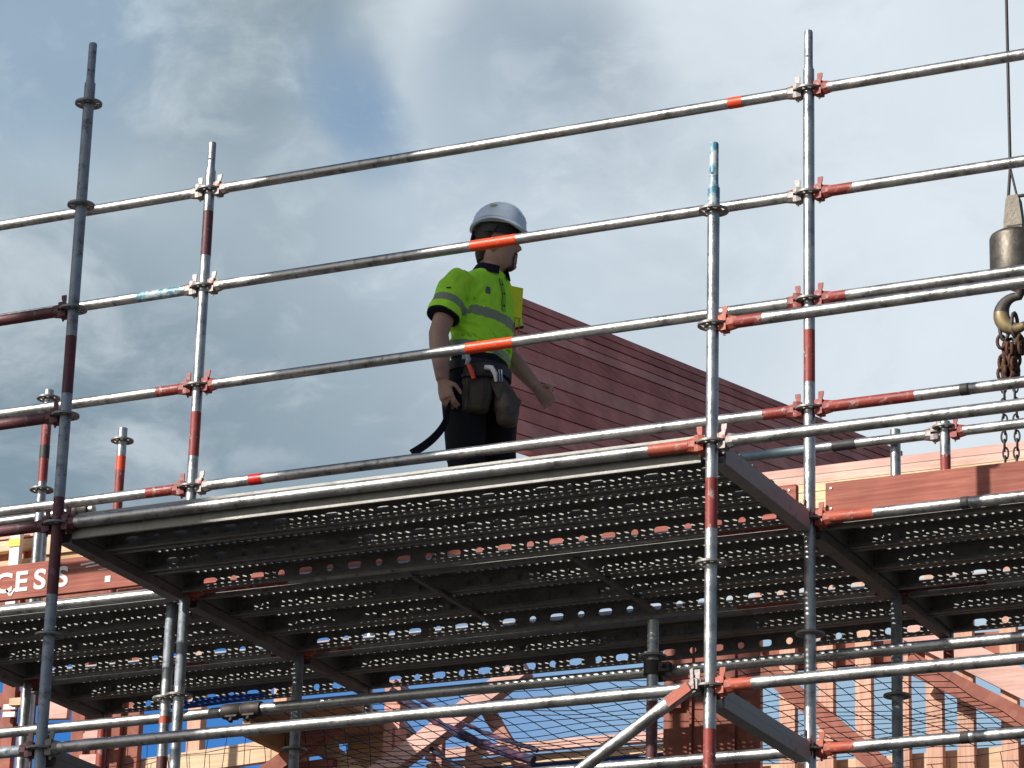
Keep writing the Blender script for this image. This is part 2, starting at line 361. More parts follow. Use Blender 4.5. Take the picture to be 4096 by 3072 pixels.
post(-1.57, 2.91, -6, 1.57, [1.5], 'short post with an orange tape band and a bare disc joint against the sky', [(-.5, 1.33, 'r'), (1.33, 1.41, 't')], 's', 0)
post(0, 2.91, -.2, 1.03, [1.0], 'inner post behind the platform edge below the man', (), 's', 0)
post(3.07, 2.91, -.2, 1.03, [1.0], 'short inner post with red lower half and a disc joint beside the timber stack', [(-.2, .86, 'r')], 's', 0)
post(2.80, 2.965, -.2, 1.04, [], 'short plain grey tube standing beside the timber stack without disc joint', (), 's', 0)
post(-.137, 1.20, -6, .0, [-.475], 'slim post standing close against the post left of the man, under the platform', [(-.595, -.56, 'o'), (-6, -.75, 'd'), (-.34, 0, 'w')], 's', 0)  # top band: shade painted into the tube as darker steel
post(2.305, 1.20, -6, -.34, [-.5], 'single shaded post in mid bay under the platform with a black clamp', [(-.95, -.70, 'd')], 's', 0)

# rails
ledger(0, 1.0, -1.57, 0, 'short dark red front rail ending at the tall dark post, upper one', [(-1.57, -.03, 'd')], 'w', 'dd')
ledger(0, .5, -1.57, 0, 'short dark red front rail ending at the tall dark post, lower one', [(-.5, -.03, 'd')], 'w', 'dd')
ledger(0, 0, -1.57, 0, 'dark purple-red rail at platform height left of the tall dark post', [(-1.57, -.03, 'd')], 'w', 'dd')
ledger(0, 0, 0, 3.07, 'long bright tube along the front edge of the platform', [(2.80, 2.99, 'o')], 's', 'do')
ledger(0, -1, 0, 3.07, 'long bright lower front tube crossing the bottom of the picture', (), 's', 'ws' if False else 'ks')
ledger(0, -1, -1.57, 0, 'short grey lower front tube at the bottom left corner', (), 'w', 'kd')
ledger(0, .5, 3.07, 6.14, 'front guard rail right of the blue-topped post, upper one with red end', [(3.1, 3.29, 'r')], 's', 'or')
ledger(0, 0, 3.07, 6.14, 'front guard rail right of the blue-topped post, lower all-bright one', (), 's', 'ss')
ledger(0, -1, 3.07, 6.14, 'lower front rail right of the blue-topped post with orange end', [(3.1, 3.25, 'o')], 's', 'os')
ledger(1.09, 2.0, 0, 3.07, 'topmost guard rail behind which the sky shows over the man', [(2.689, 2.756, 't'), (2.86, 3.0, 's')], 's', 'ss')
ledger(1.09, 1.5, 0, 3.07, 'guard rail crossing the man at eye height with orange tape', [(1.418, 1.651, 't')], 's', 'ss')
ledger(1.09, 1.0, 0, 3.07, 'guard rail crossing the man at his waist with orange tape', [(1.412, 1.649, 't')], 's', 'rr')
ledger(1.09, .5, 0, 3.07, 'guard rail crossing the man at his thighs with a red tape band', [(.313, .381, 'R'), (2.86, 2.99, 'r')], 's', 'sr')
ledger(1.09, 0, 0, 3.07, 'shaded ledger under the platform between the two middle posts', [(.1, .55, 'r'), (2.6, 2.99, 'r')], 's', 'oo')
ledger(1.09, 2.0, -1.57, 0, 'topmost rail of the short left bay against the sky', (), 's', 'ss')
ledger(1.09, 1.5, -1.57, 0, 'second rail of the short left bay with blue paint traces', [(-.36, -.12, 'b')], 's', 'ss')
ledger(1.09, 1.0, -1.57, 0, 'third rail of the short left bay with red right end', [(-.22, -.09, 'r')], 's', 'sr')
ledger(1.09, .5, -1.57, 0, 'lowest guard rail of the short left bay with long red right end', [(-.24, -.09, 'r')], 's', 'sr')
ledger(1.09, 0, -1.57, 0, 'bright ledger under the ACCESS board in the left bay', (), 's', 'sk')
ledger(1.09, 2.0, 3.07, 6.14, 'topmost rail of the right bay crossing the crane cable', (), 's', 'rs')
ledger(1.09, 1.5, 3.07, 6.14, 'second rail of the right bay with a bright red band at its left end', [(3.1, 3.28, 'r')], 's', 'rs')
ledger(1.09, 1.0, 3.07, 6.14, 'third rail of the right bay with red left end in front of the crane block', [(3.1, 3.245, 'r')], 's', 'rs')
ledger(1.09, .5, 3.07, 6.14, 'fourth rail of the right bay with long orange-red left half and black tape', [(3.1, 3.55, 'r'), (3.75, 3.79, 'k')], 's', 'rs')
ledger(1.09, 0, 3.07, 6.14, 'rail under the red toe board of the right bay with orange end and black tape', [(3.1, 3.36, 'o'), (3.745, 3.78, 'k')], 's', 'os')
ledger(1.09, -1, 3.07, 6.14, 'lowest rail of the right bay with orange end and black tape', [(3.1, 3.27, 'o'), (3.726, 3.762, 'k')], 's', 'os')
ledger(1.09, -1, 0, 3.07, 'lowest bright rail of the middle bay, cut by the bottom edge', (), 's', 'ss')
ledger(2.18, 0, 0, 3.07, 'back ledger under the platform of the middle bay', [(.1, .3, 'r'), (2.3, 2.6, 'o')], 's', 'or')
ledger(2.18, 0, -1.57, 0, 'back ledger under the platform of the left bay', [(-.8, -.5, 'r'), (-.15, -.1, 'r')], 's', 'rr')
ledger(2.18, 0, 3.07, 6.14, 'back ledger under the platform of the right bay', [(3.1, 3.5, 'd')], 's', 'ds')
ledger(2.91, .975, 0, 3.07, 'inner guard rail with blue-grey paint behind the blue-topped post', [(1.6, 2.36, 'g'), (2.5, 2.62, 'k')], 's', 'ss')
ledger(2.91, .975, 3.07, 6.14, 'inner guard rail over the timber stack at the right', (), 's', 'ro')

def loose(label, p0, p1, bands=(), base='s', name='scaffold_tube'):
    p0 = Vector(p0); p1 = Vector(p1)
    t = thing(name, label, 'scaffold tube', p0)
    mb, mats = banded('tube', (0, 0, 0), p1-p0, bands, base); obj('tube', mb, mats, t)
    return t
def sleeve(t, c, axis, L=.16, r=.036):
    mb = MB(); c = Vector(c); a = Vector(axis).normalized()
    mb.tube([c-a*L/2, c-a*(L/2-.01), c-a*.008, c-a*.004, c+a*.004, c+a*.008, c+a*(L/2-.01), c+a*L/2], [r*.94, r, r, r*.86, r*.86, r, r, r*.94], 18)
    up = Vector((0, -.5, -1)).normalized()
    for k in (-.045, .045):
        q = c+a*k+up*(r+.004); mb.tube([q-a*.0, q+up*.022], .011, 8)
        mb.obox(q-up*.004, a*.03, up*.008, a.cross(up)*.014)
    obj('sleeve', mb, m_cast, t)
t = loose('long level tube with a black sleeve joint running under the platform past the blue sky', (-5, 1.26, -.54), (5.6, 1.26, -.555), [(.0, .0, 's')])
sleeve(t, (5+.24, 0, -.007), (1, 0, 0), .20)
def clamp(t, c):
    mb = MB(); c = Vector(c)
    mb.tube([c+Vector((0, 0, -.03)), c+Vector((0, 0, .03))], .040, 12); mb.tube([c+Vector((-.035, .05, -.01)), c+Vector((.035, .05, -.01))], .040, 12)
    mb.box(c+Vector((.03, -.02, -.02)), c+Vector((.085, .015, .02))); mb.tube([c+Vector((.06, -.05, 0)), c+Vector((.06, .03, 0))], .009, 8)
    obj('clamp', mb, m_cast, t)
clamp(t, (5+2.305, -.06, -.012)); clamp(t, (5+3.07, -.06, -.01)) if False else None
t = loose('bright tube with a dark clamp at its right end behind the tall dark post', (-4.5, 2.91, 1.10), (-1.72, 2.91, 1.13), ())
sleeve(t, (2.70, 0, .03), (1, 0, .01), .10, .040)
# diagonal brace with flattened ends
t = thing('diagonal_brace', 'bright diagonal brace tube with a flattened rust-red end rising to the blue-topped post', 'scaffold brace', (3.03, -.062, -1.0))
d = Vector((-.466, 0, -.295)).normalized(); q = Vector((d.z, 0, -d.x))
mb = MB(); rs = []
for a, rx, ry in ((.02, .020, .016), (.05, .029, .017), (.10, .031, .018), (.15, .029, .021), (.19, RT, RT), (3.0, RT, RT)):
    rs.append([d*a + q*math.cos(2*math.pi*j/24)*rx + Vector((0, 1, 0))*math.sin(2*math.pi*j/24)*ry for j in range(24)])
mb.rings(rs, [0, 0, 0, 0, 0], True); obj('tube', mb, [m_steel], t)
mb = MB(); mb.obox(d*.075+Vector((0, -.017, 0)), d*.055, Vector((0, .003, 0)), q*.021); obj('rusty_slot', mb, m_or, t)
mb = MB(); mb.box((-.02, .0, -.02), (.012, .024, .02)); mb.obox((-.008, -.004, .02), Vector((.006, 0, .003)), Vector((0, .003, 0)), Vector((-.003, 0, .04))); obj('wedge_clip', mb, m_headst, t)

# U shaped transoms carrying the planks
def transom(x, y0, y1, z, label, h=.085, w=.052, name='transom', ends='rr'):
    t = thing(name, label, 'scaffold beam', (x, y0, z), 'transoms')
    L = y1-y0; th = .005; zt = .018; mb = MB()
    prof = [(-w/2, zt), (-w/2, zt-h*.45), (-w/2-.005, zt-h*.52), (-w/2-.005, zt-h), (w/2+.005, zt-h), (w/2+.005, zt-h*.52), (w/2, zt-h*.45), (w/2, zt),
            (w/2-th, zt), (w/2-th, zt-h+th), (-w/2+th, zt-h+th), (-w/2+th, zt)]
    mb.rings([[(px, yy, pz) for px, pz in prof] for yy in (.075, L-.075)], 0, True, False)
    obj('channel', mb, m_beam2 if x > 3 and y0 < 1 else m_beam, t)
    for yy, rz, e in ((0, math.pi/2, ends[0]), (L, -math.pi/2, ends[1])):
        if e == '-': continue
        h_, w_ = heads(e); ho = link('wedge_head', h_, t, (0, yy, 0), rz); link('wedge', w_, ho)
    return t
transom(0, 0, 1.09, 0, 'dark channel beam from the tall dark post back under the platform', ends='dr')
transom(0, 1.09, 2.18, 0, 'dark channel beam behind the left middle post under the platform', ends='rr')
transom(3.07, 0, 1.09, 0, 'grey channel beam from the blue-topped post to the tallest post at platform height', ends='dd')
transom(3.07, 1.09, 2.18, 0, 'shaded channel beam behind the tallest post between two decks', ends='dd')
transom(3.07, 0, 1.09, -1, 'grey channel beam low at the right from the blue-topped post to the tallest post', ends='dd')
transom(-1.57, 1.09, 2.18, 0, 'channel beam at the far left end of the left bay', ends='rr')
transom(0, 0, 1.09, -1, 'channel beam cut by the bottom left corner', ends='dr')
def bracket(x, label):
    t = thing('hop_up_bracket', label, 'scaffold bracket', (x, 2.18, 0), 'brackets')
    mb = MB(); L = .73; zt = .018; h = .075; w = .05; th = .005
    prof = [(-w/2, zt), (-w/2, zt-h), (w/2, zt-h), (w/2, zt), (w/2-th, zt), (w/2-th, zt-h+th), (-w/2+th, zt-h+th), (-w/2+th, zt)]
    mb.rings([[(px, yy, pz) for px, pz in prof] for yy in (.075, L-.02)], 0, True, False); obj('channel', mb, m_beam, t)
    mb = MB(); mb.tube([(0, L, -.07), (0, L, .12)], .0245, 16); mb.box((-.03, L-.045, -.075), (.03, L-.02, .02)); obj('end_socket', mb, m_beam, t)
    h_, w_ = heads('r'); ho = link('wedge_head', h_, t, (0, 0, 0), math.pi/2); link('wedge', w_, ho)
bracket(0, 'platform bracket end showing beside the dark blue net edge'); bracket(3.07, 'platform bracket ending in a dark socket over the pale rafter'); bracket(-1.57, 'platform bracket of the left bay over the pale block')

# perforated steel planks
def cell(mb, O, U, V, N, w, h, hole, th=0.0, mi=0):
    """rectangular plate cell w x h at corner O with a hole given by 12 points (fractions -1..1 of half size)"""
    O = Vector(O); c = O+U*(w/2)+V*(h/2)
    out = []
    for (ax, ay), (bx, by) in (((-1, -1), (1, -1)), ((1, -1), (1, 1)), ((1, 1), (-1, 1)), ((-1, 1), (-1, -1))):
        for k in range(3): out.append((ax+(bx-ax)*k/3, ay+(by-ay)*k/3))
    P = [c+U*(x*w/2)+V*(y*h/2) for x, y in out]; H = [c+U*(x)+V*(y) for x, y in hole]
    for i in range(12):
        j = (i+1) % 12; mb.face([P[i], P[j], H[j], H[i]], mi)
        if th: mb.face([H[i], H[j], H[j]+N*th, H[i]+N*th], mi)
def ell(a, b, p=1.0):
    r = []
    for i in range(12):
        t = -math.pi*.75+2*math.pi*i/12; c, s_ = math.cos(t), math.sin(t)
        r.append((math.copysign(abs(c)**p, c)*a, math.copysign(abs(s_)**p, s_)*b))
    return r
EX, EY, EZ = Vector((1, 0, 0)), Vector((0, 1, 0)), Vector((0, 0, 1))
def plank_meshes(L, W=.32):
    mb = MB(); z = .050; nx = int((L-.16)/.0385); p = (L-.16)/nx; rows = 8; q = (W-.060)/rows
    mb.box((.02, 0, z-.002), (.08, W, z)); mb.box((L-.08, 0, z-.002), (L-.02, W, z))
    mb.face([(.08, 0, z), (.08, .030, z), (L-.08, .030, z), (L-.08, 0, z)][::-1]); mb.face([(.08, W-.030, z), (.08, W, z), (L-.08, W, z), (L-.08, W-.030, z)][::-1])
    for r in range(rows):
        y = .030+r*q; off = p/2 if r % 2 else 0
        if off:
            mb.face([(.08, y, z), (.08+off, y, z), (.08+off, y+q, z), (.08, y+q, z)]); mb.face([(L-.08-off, y, z), (L-.08, y, z), (L-.08, y+q, z), (L-.08-off, y+q, z)])
        for i in range(nx-(1 if off else 0)):
            cell(mb, (.08+off+i*p, y, z), EX, EY, EZ, p, q, ell(.0122, .0110), .0072)
    for k in range(1, 4):
        pass
    top = mb.mesh('deck_plate', [m_deck])
    def rail(sgn):
        mb = MB(); h = .076; z0 = z-h; n = int((L-.2)/.12); p = (L-.2)/n
        mb.face([(.02, 0, z0), (.10, 0, z0), (.10, 0, z), (.02, 0, z)]); mb.face([(L-.10, 0, z0), (L-.02, 0, z0), (L-.02, 0, z), (L-.10, 0, z)])
        mb.face([(.10, 0, z-.016), (L-.10, 0, z-.016), (L-.10, 0, z), (.10, 0, z)]); mb.face([(.10, 0, z0), (L-.10, 0, z0), (L-.10, 0, z0+.018), (.10, 0, z0+.018)])
        if sgn > 0: mb.face([(.10, 0, z0+.018), (L-.10, 0, z0+.018), (L-.10, 0, z-.016), (.10, 0, z-.016)])
        for i in range(n if sgn < 0 else 0):
            cell(mb, (.10+i*p, 0, z0+.018), EX, EZ, EY, p, h-.034, ell(.017, .0165) if i % 2 else ell(.033, .0165, .55), .0)
        # bottom lip turned inwards and its small upstand
        a, b = (0, .028) if sgn > 0 else (-.028, 0)
        mb.box((.02, a, z0-.002), (L-.02, b, z0)); e = b if sgn > 0 else a
        mb.box((.02, e-.001, z0), (L-.02, e+.001, z0+.012))
        return mb.mesh('side_rail', [m_deck])
    cap = MB(); cap.box((.012, .004, z-.07), (.02, W-.004, z-.001))
    for y in (.06, W-.06):
        cap.box((-.012, y-.02, z-.03), (.016, y+.02, z-.012)); cap.box((-.030, y-.02, z-.055), (-.012, y+.02, z-.012))
    return top, rail(1), rail(-1), cap.mesh('end_cap', [m_beam])
PM = {}; PL = []
def plank(x0, L, y, label, group, W=.32):
    if L not in PM: PM[L] = plank_meshes(L)
    a, b, c, e = PM[L]
    t = thing('scaffold_plank', label, 'scaffold plank', (x0, y, 0), group)
    link('deck_plate', a, t); link('side_rail', b, t); link('side_rail', c, t, (0, W, 0))
    link('end_cap', e, t, (.02, 0, 0)); PL.append(t); link('end_cap', e, t, (L-.02, W, 0), math.pi)
ordn = ['first', 'second', 'third', 'fourth', 'fifth', 'sixth', 'seventh', 'eighth']
ys = [.033, .375, .715, 1.145, 1.475, 1.805, 2.235, 2.565]
for i, y in enumerate(ys): plank(.0, 3.07, y, 'perforated steel plank of the middle bay seen from below, '+ordn[i]+' from the front edge', 'middle bay planks')
mb = MB(); mb.box((.06, -.003, -.0615), (3.01, -.0005, -.022)); mb.box((.06, -.003, -.0640), (3.01, .012, -.0620)); obj('edge_strip', mb, m_deck, PL[0])  # strip added below the ledger's shadow to catch a thin bright line
for i, y in enumerate(ys[3:]): plank(-1.57, 1.57, y, 'short perforated steel plank of the left bay under the ACCESS board, '+ordn[i]+' from the board', 'left bay planks')
for i, y in enumerate(ys[3:]): plank(3.07, 3.07, y, 'perforated steel plank of the right bay behind the red toe board, '+ordn[i]+' from the board', 'right bay planks')
for x, lb in ((1.16, 'thin cross bar under the platform left of centre'), (1.955, 'thin cross bar under the platform right of centre')):
    mb = MB(); mb.box((-.012, 0, -.012), (.012, .90, -.0)); mb.box((-.012, 0, 0), (-.009, .90, .02))
    tag(obj('cross_bar', mb, m_beam, None, (x, 1.14, -.036)), lb, 'cross bar', 'cross bars')

# toe boards
def board(mb, p0, p1, w, d, mi=0):
    p0 = Vector(p0); p1 = Vector(p1); a = (p1-p0)/2; n = EY; u_ = a.normalized().cross(n)
    mb.obox((p0+p1)/2, a, n*(d/2), u_*(w/2), mi)
t = thing('toe_board', 'red toe board painted with the white word ACCESS in the left bay', 'toe board', (-1.5, 1.135, .15), 'toe boards')
mb = MB(); board(mb, (-.02, 0, 0), (1.43, 0, 0), .170, .030); obj('board', mb, m_toe, t)
mb = MB()
def text_mesh(txt, size):
    cu = bpy.data.curves.new('txt', 'FONT'); cu.body = txt; cu.size = size; cu.extrude = .0008; cu.offset = .0035
    o = bpy.data.objects.new('txt', cu); col.objects.link(o)
    bpy.context.view_layer.update(); dg = bpy.context.evaluated_depsgraph_get()
    me = bpy.data.meshes.new_from_object(o.evaluated_get(dg)); bpy.data.objects.remove(o)
    return me
bm = bmesh.new()
for ch, x in (('A', -1.36), ('C', -1.215), ('C', -1.083), ('E', -.966), ('S', -.858), ('S', -.735)):
    me = text_mesh(ch, .135); k = len(bm.verts); bm.from_mesh(me); bm.verts.ensure_lookup_table()
    for v in bm.verts[k:]: v.co = Vector((v.co.x*1.12+x+1.5, v.co.z, v.co.y))
me = bpy.data.meshes.new('lettering'); bm.to_mesh(me); bm.free(); me.materials.append(m_white)
link('lettering', me, t, (0, -.0168, -.048))
mb = MB()          # brushed chevron under the second letter and stray paint strokes
for a, b, w in (((-.985+1.5, -.068), (-.96+1.5, -.035), .010), ((-1.01+1.5, -.035), (-.985+1.5, -.068), .010), ((.90, .045), (1.10, .060), .008), ((.93, .030), (1.22, .052), .005), ((1.00, .010), (1.10, .012), .003), ((1.10, .064), (1.35, .072), .006)):
    a3 = Vector((a[0], -.0168, a[1])); b3 = Vector((b[0], -.0168, b[1])); dd = (b3-a3); pr = Vector((-dd.z, 0, dd.x)).normalized()*w/2
    mb.obox((a3+b3)/2, dd/2, Vector((0, .0008, 0)), pr)
mb.box((1.04, -.0176, -.055), (1.07, -.0160, -.025)); mb.box((1.175, -.0176, -.06), (1.185, -.0160, -.005)); mb.box((1.19, -.0176, -.06), (1.25, -.0160, -.05)); mb.box((1.19, -.0176, -.036), (1.24, -.0160, -.028))
obj('paint_strokes', mb, m_white, t)
t = thing('toe_board', 'plain red toe board of the right bay resting above the orange-ended rail', 'toe board', (3.135, 1.125, .092), 'toe boards')
mb = MB(); board(mb, (0, 0, 0), (2.85, 0, -.006), .142, .034); obj('board', mb, m_toe, t)
mb = MB()
for x, z in ((.025, .045), (.025, -.045)): mb.tube([(x, -.018, z), (x, -.021, z)], .005, 8)
obj('nails', mb, m_steel, t)
t = thing('toe_board', 'red toe board of the middle bay ending at the tallest post', 'toe board', (.05, 1.125, .10), 'toe boards')
mb = MB(); board(mb, (0, 0, 0), (2.95, 0, 0), .15, .034); obj('board', mb, m_toe, t)
mb = MB()
for z in (.05, -.045): mb.tube([(2.92, -.018, z), (2.92, -.021, z)], .005, 8)
obj('nails', mb, m_steel, t)

# ------------------------------------------------------------------ timber frame building behind
B = thing('timber_frame_building', 'pink and pale timber house frame under construction behind the scaffold', 'building', (1, 5, -6.1))
def part(name, mb, mats):
    o = obj(name, mb, mats, B, (-1, -5, 6.1)); return o
def stick(name, x0, z0, x1, z1, w, y, m, d=.045, parent=None):
    mb = MB(); board(mb, (x0, y+d/2, z0), (x1, y+d/2, z1), w, d); return part(name, mb, m)
for x in (1.451, 1.671, 1.888, 2.10, 2.285, 2.459, 2.70, 3.1, 3.5, 3.9): stick('stud', x, -1.4, x, 1.28, .09, 5.0, m_palez, .05)
for x in (1.27,): stick('stud', x, -1.4, x, 1.28, .03, 5.02, m_pink)
stick('rafter', 2.20, .415, 3.4, -.286, .11, 4.82, m_redw); stick('rafter', 2.15, .65, 3.6, -.204, .15, 4.94, m_rose)
stick('brace', 1.25, .566, 2.25, -.33, .10, 4.92, m_redw)
stick('beam', 1.25, -.095, 4, -.09, .14, 5.08, m_pale); stick('beam', .60, .572, 4, .525, .12, 5.07, m_redw)
stick('beam', 1.6, -.42, 4, -.42, .16, 5.08, m_pale)
# middle: braces and posts
stick('brace', -1.10, -.075, -.02, .573, .105, 4.74, m_rose, .09); stick('brace', -.375, .49, -.02, -.055, .075, 4.86, m_pink)
stick('post', -.862, -1.2, -.862, .58, .10, 4.80, m_pink, .09); stick('post', -.845, -1.2, -.845, .30, .014, 4.795, m_redw, .01)
stick('beam', -2.75, .224, -1.30, .298, .125, 4.95, m_pale); stick('beam', -2.75, .10, -1.3, .17, .05, 4.93, m_redw)
stick('brace', -1.75, .066, -1.20, .377, .09, 4.80, m_redw); stick('brace', -1.40, .27, -.95, -.05, .10, 4.99, m_pale)
stick('stud', -2.277, -1.2, -2.287, 1.2, .09, 5.0, m_palez, .07); stick('stud', -1.705, .2, -1.713, 1.2, .085, 5.0, m_palez, .07)
stick('stud', -.665, -.9, -.67, .36, .06, 5.0, m_pink); stick('stud', -.443, -.9, -.446, .215, .088, 5.0, m_palez)
stick('beam', -.90, .264, .62, .258, .055, 5.3, m_rose); stick('beam', -.92, .205, .60, .200, .050, 5.36, m_pale); stick('beam', -.95, .05, 1.3, .05, .09, 5.5, m_pale)
mb = MB(); mb.box((-1.62, 4.35, .33), (-.90, 5.15, .38)); mb.box((-1.60, 4.40, .22), (-1.55, 5.1, .329)); mb.box((-1.25, 5.0, .0), (-.92, 5.04, .328)); part('floor_panel', mb, m_brown)
mb = MB(); pts = [(-.95+i*.1, 5.42, .145+.006*math.sin(i*2.1)) for i in range(18)]; mb.tube(pts, [.036+.006*math.sin(i*1.7) for i in range(18)], 10); part('blue_wrap', mb, m_nblue)
# left part
mb = MB(); mb.box((-3.07, 4.9, -.6), (-2.60, 4.95, 1.1)); part('panel', mb, m_redw)
for x in (-2.97, -2.83, -2.72): stick('batten', x, -.6, x, 1.0, .03, 4.86, m_redw, .035)
stick('block', -3.066, .555, -2.910, .545, .125, 4.6, m_rose); stick('block', -2.854, .40, -2.755, .398, .045, 4.7, m_rose); stick('block', -2.87, .252, -2.75, .247, .06, 4.7, m_rose); stick('block', -3.392, .647, -3.285, .644, .045, 4.7, m_pale)
for x in (-3.57, -3.44): stick('stud', x, -.9, x, 1.2, .09, 4.95, m_redw)
mb = MB(); mb.box((-3.9, 5.0, .71), (-3.2, 5.05, .80)); mb.box((-3.9, 5.02, .55), (-3.42, 5.05, .60)); part('noggin', mb, m_redw)
for z in (.679, .632): stick('bracket', -3.568, z, -3.482, z-.004, .032, 4.9, m_white, .02)
# wall plates: stacked boards on top of the frame, catching the sun
for i, (z, m) in enumerate(((1.605, m_rose), (1.557, m_rosep), (1.507, m_cream), (1.457, m_cream), (1.407, m_cream), (1.357, m_redw))):
    dz = random.uniform(-.002, .002); mb = MB(); mb.box((-.6, 5.0+random.uniform(0, .006), z-.0232), (7, 5.09, z+.0232)); part('wall_plate', mb, m)
for z, w, m, y in ((1.812, .07, m_rose, 4.98), (1.735, .065, m_pale, 4.99), (1.60, .075, m_pale, 4.99)):
    mb = MB(); mb.box((-4.6, y, z-w/2), (-3.02, y+.09, z+w/2)); part('wall_plate', mb, m)
mb = MB(); mb.box((-4.6, 5.05, 1.2), (-2.3, 5.09, 1.70)); part('wall_board', mb, m_redw)
mb = MB(); mb.box((-3.16, 4.60, 1.51), (-2.70, 4.68, 1.66)); part('wall_board', mb, m_pale)
mb = MB(); mb.box((-3.16, 4.62, 1.42), (-2.88, 4.66, 1.508)); part('wall_board', mb, m_brown)
stick('bracket', -2.85, 1.56, -2.85, 1.45, .05, 4.58, m_white, .01)
for x in (-3.62, -3.50): stick('stud', x, 1.25, x, 1.74, .06, 5.02, m_pink, .03)
mb = MB(); q0 = [(-2.35, 5.15, 1.45), (.03, 5.15, 1.45), (.03, 5.15, 1.878), (-2.35, 5.15, 1.948)]; mb.rings([q0, [(p[0], 5.19, p[2]) for p in q0]], 0, True, False); part('fascia', mb, mat('pale_sheet_metal', (.50, .52, .55), .5, .1, .05, 6))
# gable wall of sloping red boards running back from the frame
mb = MB(); sl = .1733; y0, y1 = 4.70, 11.6; zt0 = 2.84-sl*.16
wid = [.05, .052, .056, .058, .088, .09, .092, .088, .09, .09, .09, .09]; z = 0
for k, w in enumerate(wid):
    x = -.17+random.uniform(-.003, .003); a = zt0-z; bq = a-w+.008
    q0 = [(x, y0, bq), (x, y1, bq+sl*(y1-y0)), (x, y1, a+sl*(y1-y0)), (x, y0, a)]
    mb.rings([[(p[0]-.07, p[1], p[2]) for p in q0], q0], (0, 2, 0, 3, 2, 0, 3, 0, 2, 0, 3, 0)[k], True, False); z += w
mb.box((-.235, y0+.02, zt0-.93), (-.19, y0+.03, zt0-.92))
q0 = [(-.215, y0+.01, zt0-z+.02), (-.215, y1-.01, zt0-z+.02+sl*(y1-y0)), (-.215, y1-.01, zt0-.012+sl*(y1-y0)), (-.215, y0+.01, zt0-.012)]
mb.rings([[(p[0]-.06, p[1], p[2]) for p in q0], [(p[0]+.012, p[1], p[2]) for p in q0]], 1, True, False)
part('gable_cladding', mb, [m_clad, m_redgap, m_clad2, m_clad3])
# wide dark board leaning behind the platform
mb = MB(); mb.box((1.455, 3.30, -.75), (1.955, 3.34, .30)); mb.box((1.44, 3.26, .02), (1.56, 3.30, .06)); mb.box((1.47, 3.27, -.16), (1.56, 3.30, -.06))
for x in (1.60, 1.71, 1.83): mb.box((x, 3.285, -.75), (x+.012, 3.30, .30))
part('panel', mb, m_redw)

# white post with a yellow tag
t = thing('white_post', 'white post with a yellow tag in front of the sunlit boards at the left edge', 'post', (-3.585, 4.93, 1.15))
mb = MB(); mb.box((-.035, -.02, 0), (.035, .02, .66)); obj('post', mb, m_white, t)
mb = MB(); mb.box((-.04, -.026, .545), (.042, -.0205, .595)); obj('tag', mb, m_yel, t)
post(-2.70, 3.9, -6, 1.43, [], 'grey shaded tube in front of the sunlit boards at the left', (), 's', 0)

# ------------------------------------------------------------------ safety net
t = thing('safety_net', 'black mesh safety net with blue edge webbing stretched behind the platform', 'net', (0, 3, -.05))
def netmesh(nu, nv, fn, r=.0028):
    mb = MB()
    P = [[Vector(fn(i/nu, j/nv)) for j in range(nv+1)] for i in range(nu+1)]
    def rib(a, b):
        t_ = (b-a).normalized(); s1 = t_.orthogonal().normalized()*r; s2 = t_.cross(s1).normalized()*r
        q = [s1, -s1*.5+s2*.866, -s1*.5-s2*.866]
        for k in range(3): mb.face([a+q[k], b+q[k], b+q[(k+1) % 3], a+q[(k+1) % 3]])
    for i in range(nu+1):
        for j in range(nv+1):
            if i < nu: rib(P[i][j], P[i+1][j])
            if j < nv: rib(P[i][j], P[i][j+1])
    return mb
def jit(x, y, z, a): 
    v = noise.noise_vector(Vector((x*2.3, y*2.3, z*2.3)))*a; return (x+v.x, y+v.y, z+v.z)
mb = netmesh(32, 20, lambda s, q: jit(-.80+3.65*s+.15*q, -.03+1.95*q, .0-.05*math.sin(math.pi*q)*1.0, .03)); obj('mesh', mb, m_net, t)
mb = netmesh(13, 3, lambda s, q: jit(-2.75+1.75*s, 1.80+.03*math.sin(s*5), .06+.36*q, .05), .0025); obj('mesh', mb, m_net, t)
mb = netmesh(13, 3, lambda s, q: jit(1.25+1.9*s, 1.88+.03*math.sin(s*5), -.42+.36*q, .05), .0025); obj('mesh', mb, m_net, t)
mb = MB(); mb.tube([(-1.06, -.20, .0), (-.9, -.22, .008), (-.75, -.23, .01), (-.52, -.24, .012)], [.012, .022, .022, .010], 10); obj('edge_webbing', mb, m_nblue, t)
t2 = thing('net_bundle', 'dark blue and red rolled bundle of netting hanging diagonally behind the braces', 'net', (-.80, 4.75, .48))
mb = MB(); pts = []; rr = []
for i in range(22):
    s = i/21; pts.append((-.05+.90*s, .012*math.sin(i), .02-.47*s-.05*math.sin(math.pi*s)+.003*math.sin(i*2.3))); rr.append(.027+.003*math.sin(i*1.9)+.002*math.sin(i*3.7))
mb.tube(pts, rr, 12); obj('roll', mb, m_roll, t2)
mb = MB(); mb.tube([(p[0]+.02, p[1]+.01, p[2]+.060) for p in pts], [r*.45 for r in rr], 10); obj('roll', mb, m_roll, t2)
mb = MB(); mb.tube([(p[0]*.6-.02, p[1]+.05, p[2]*.9-.10) for p in pts], [r*.5 for r in rr], 10); obj('roll', mb, m_net, t2)

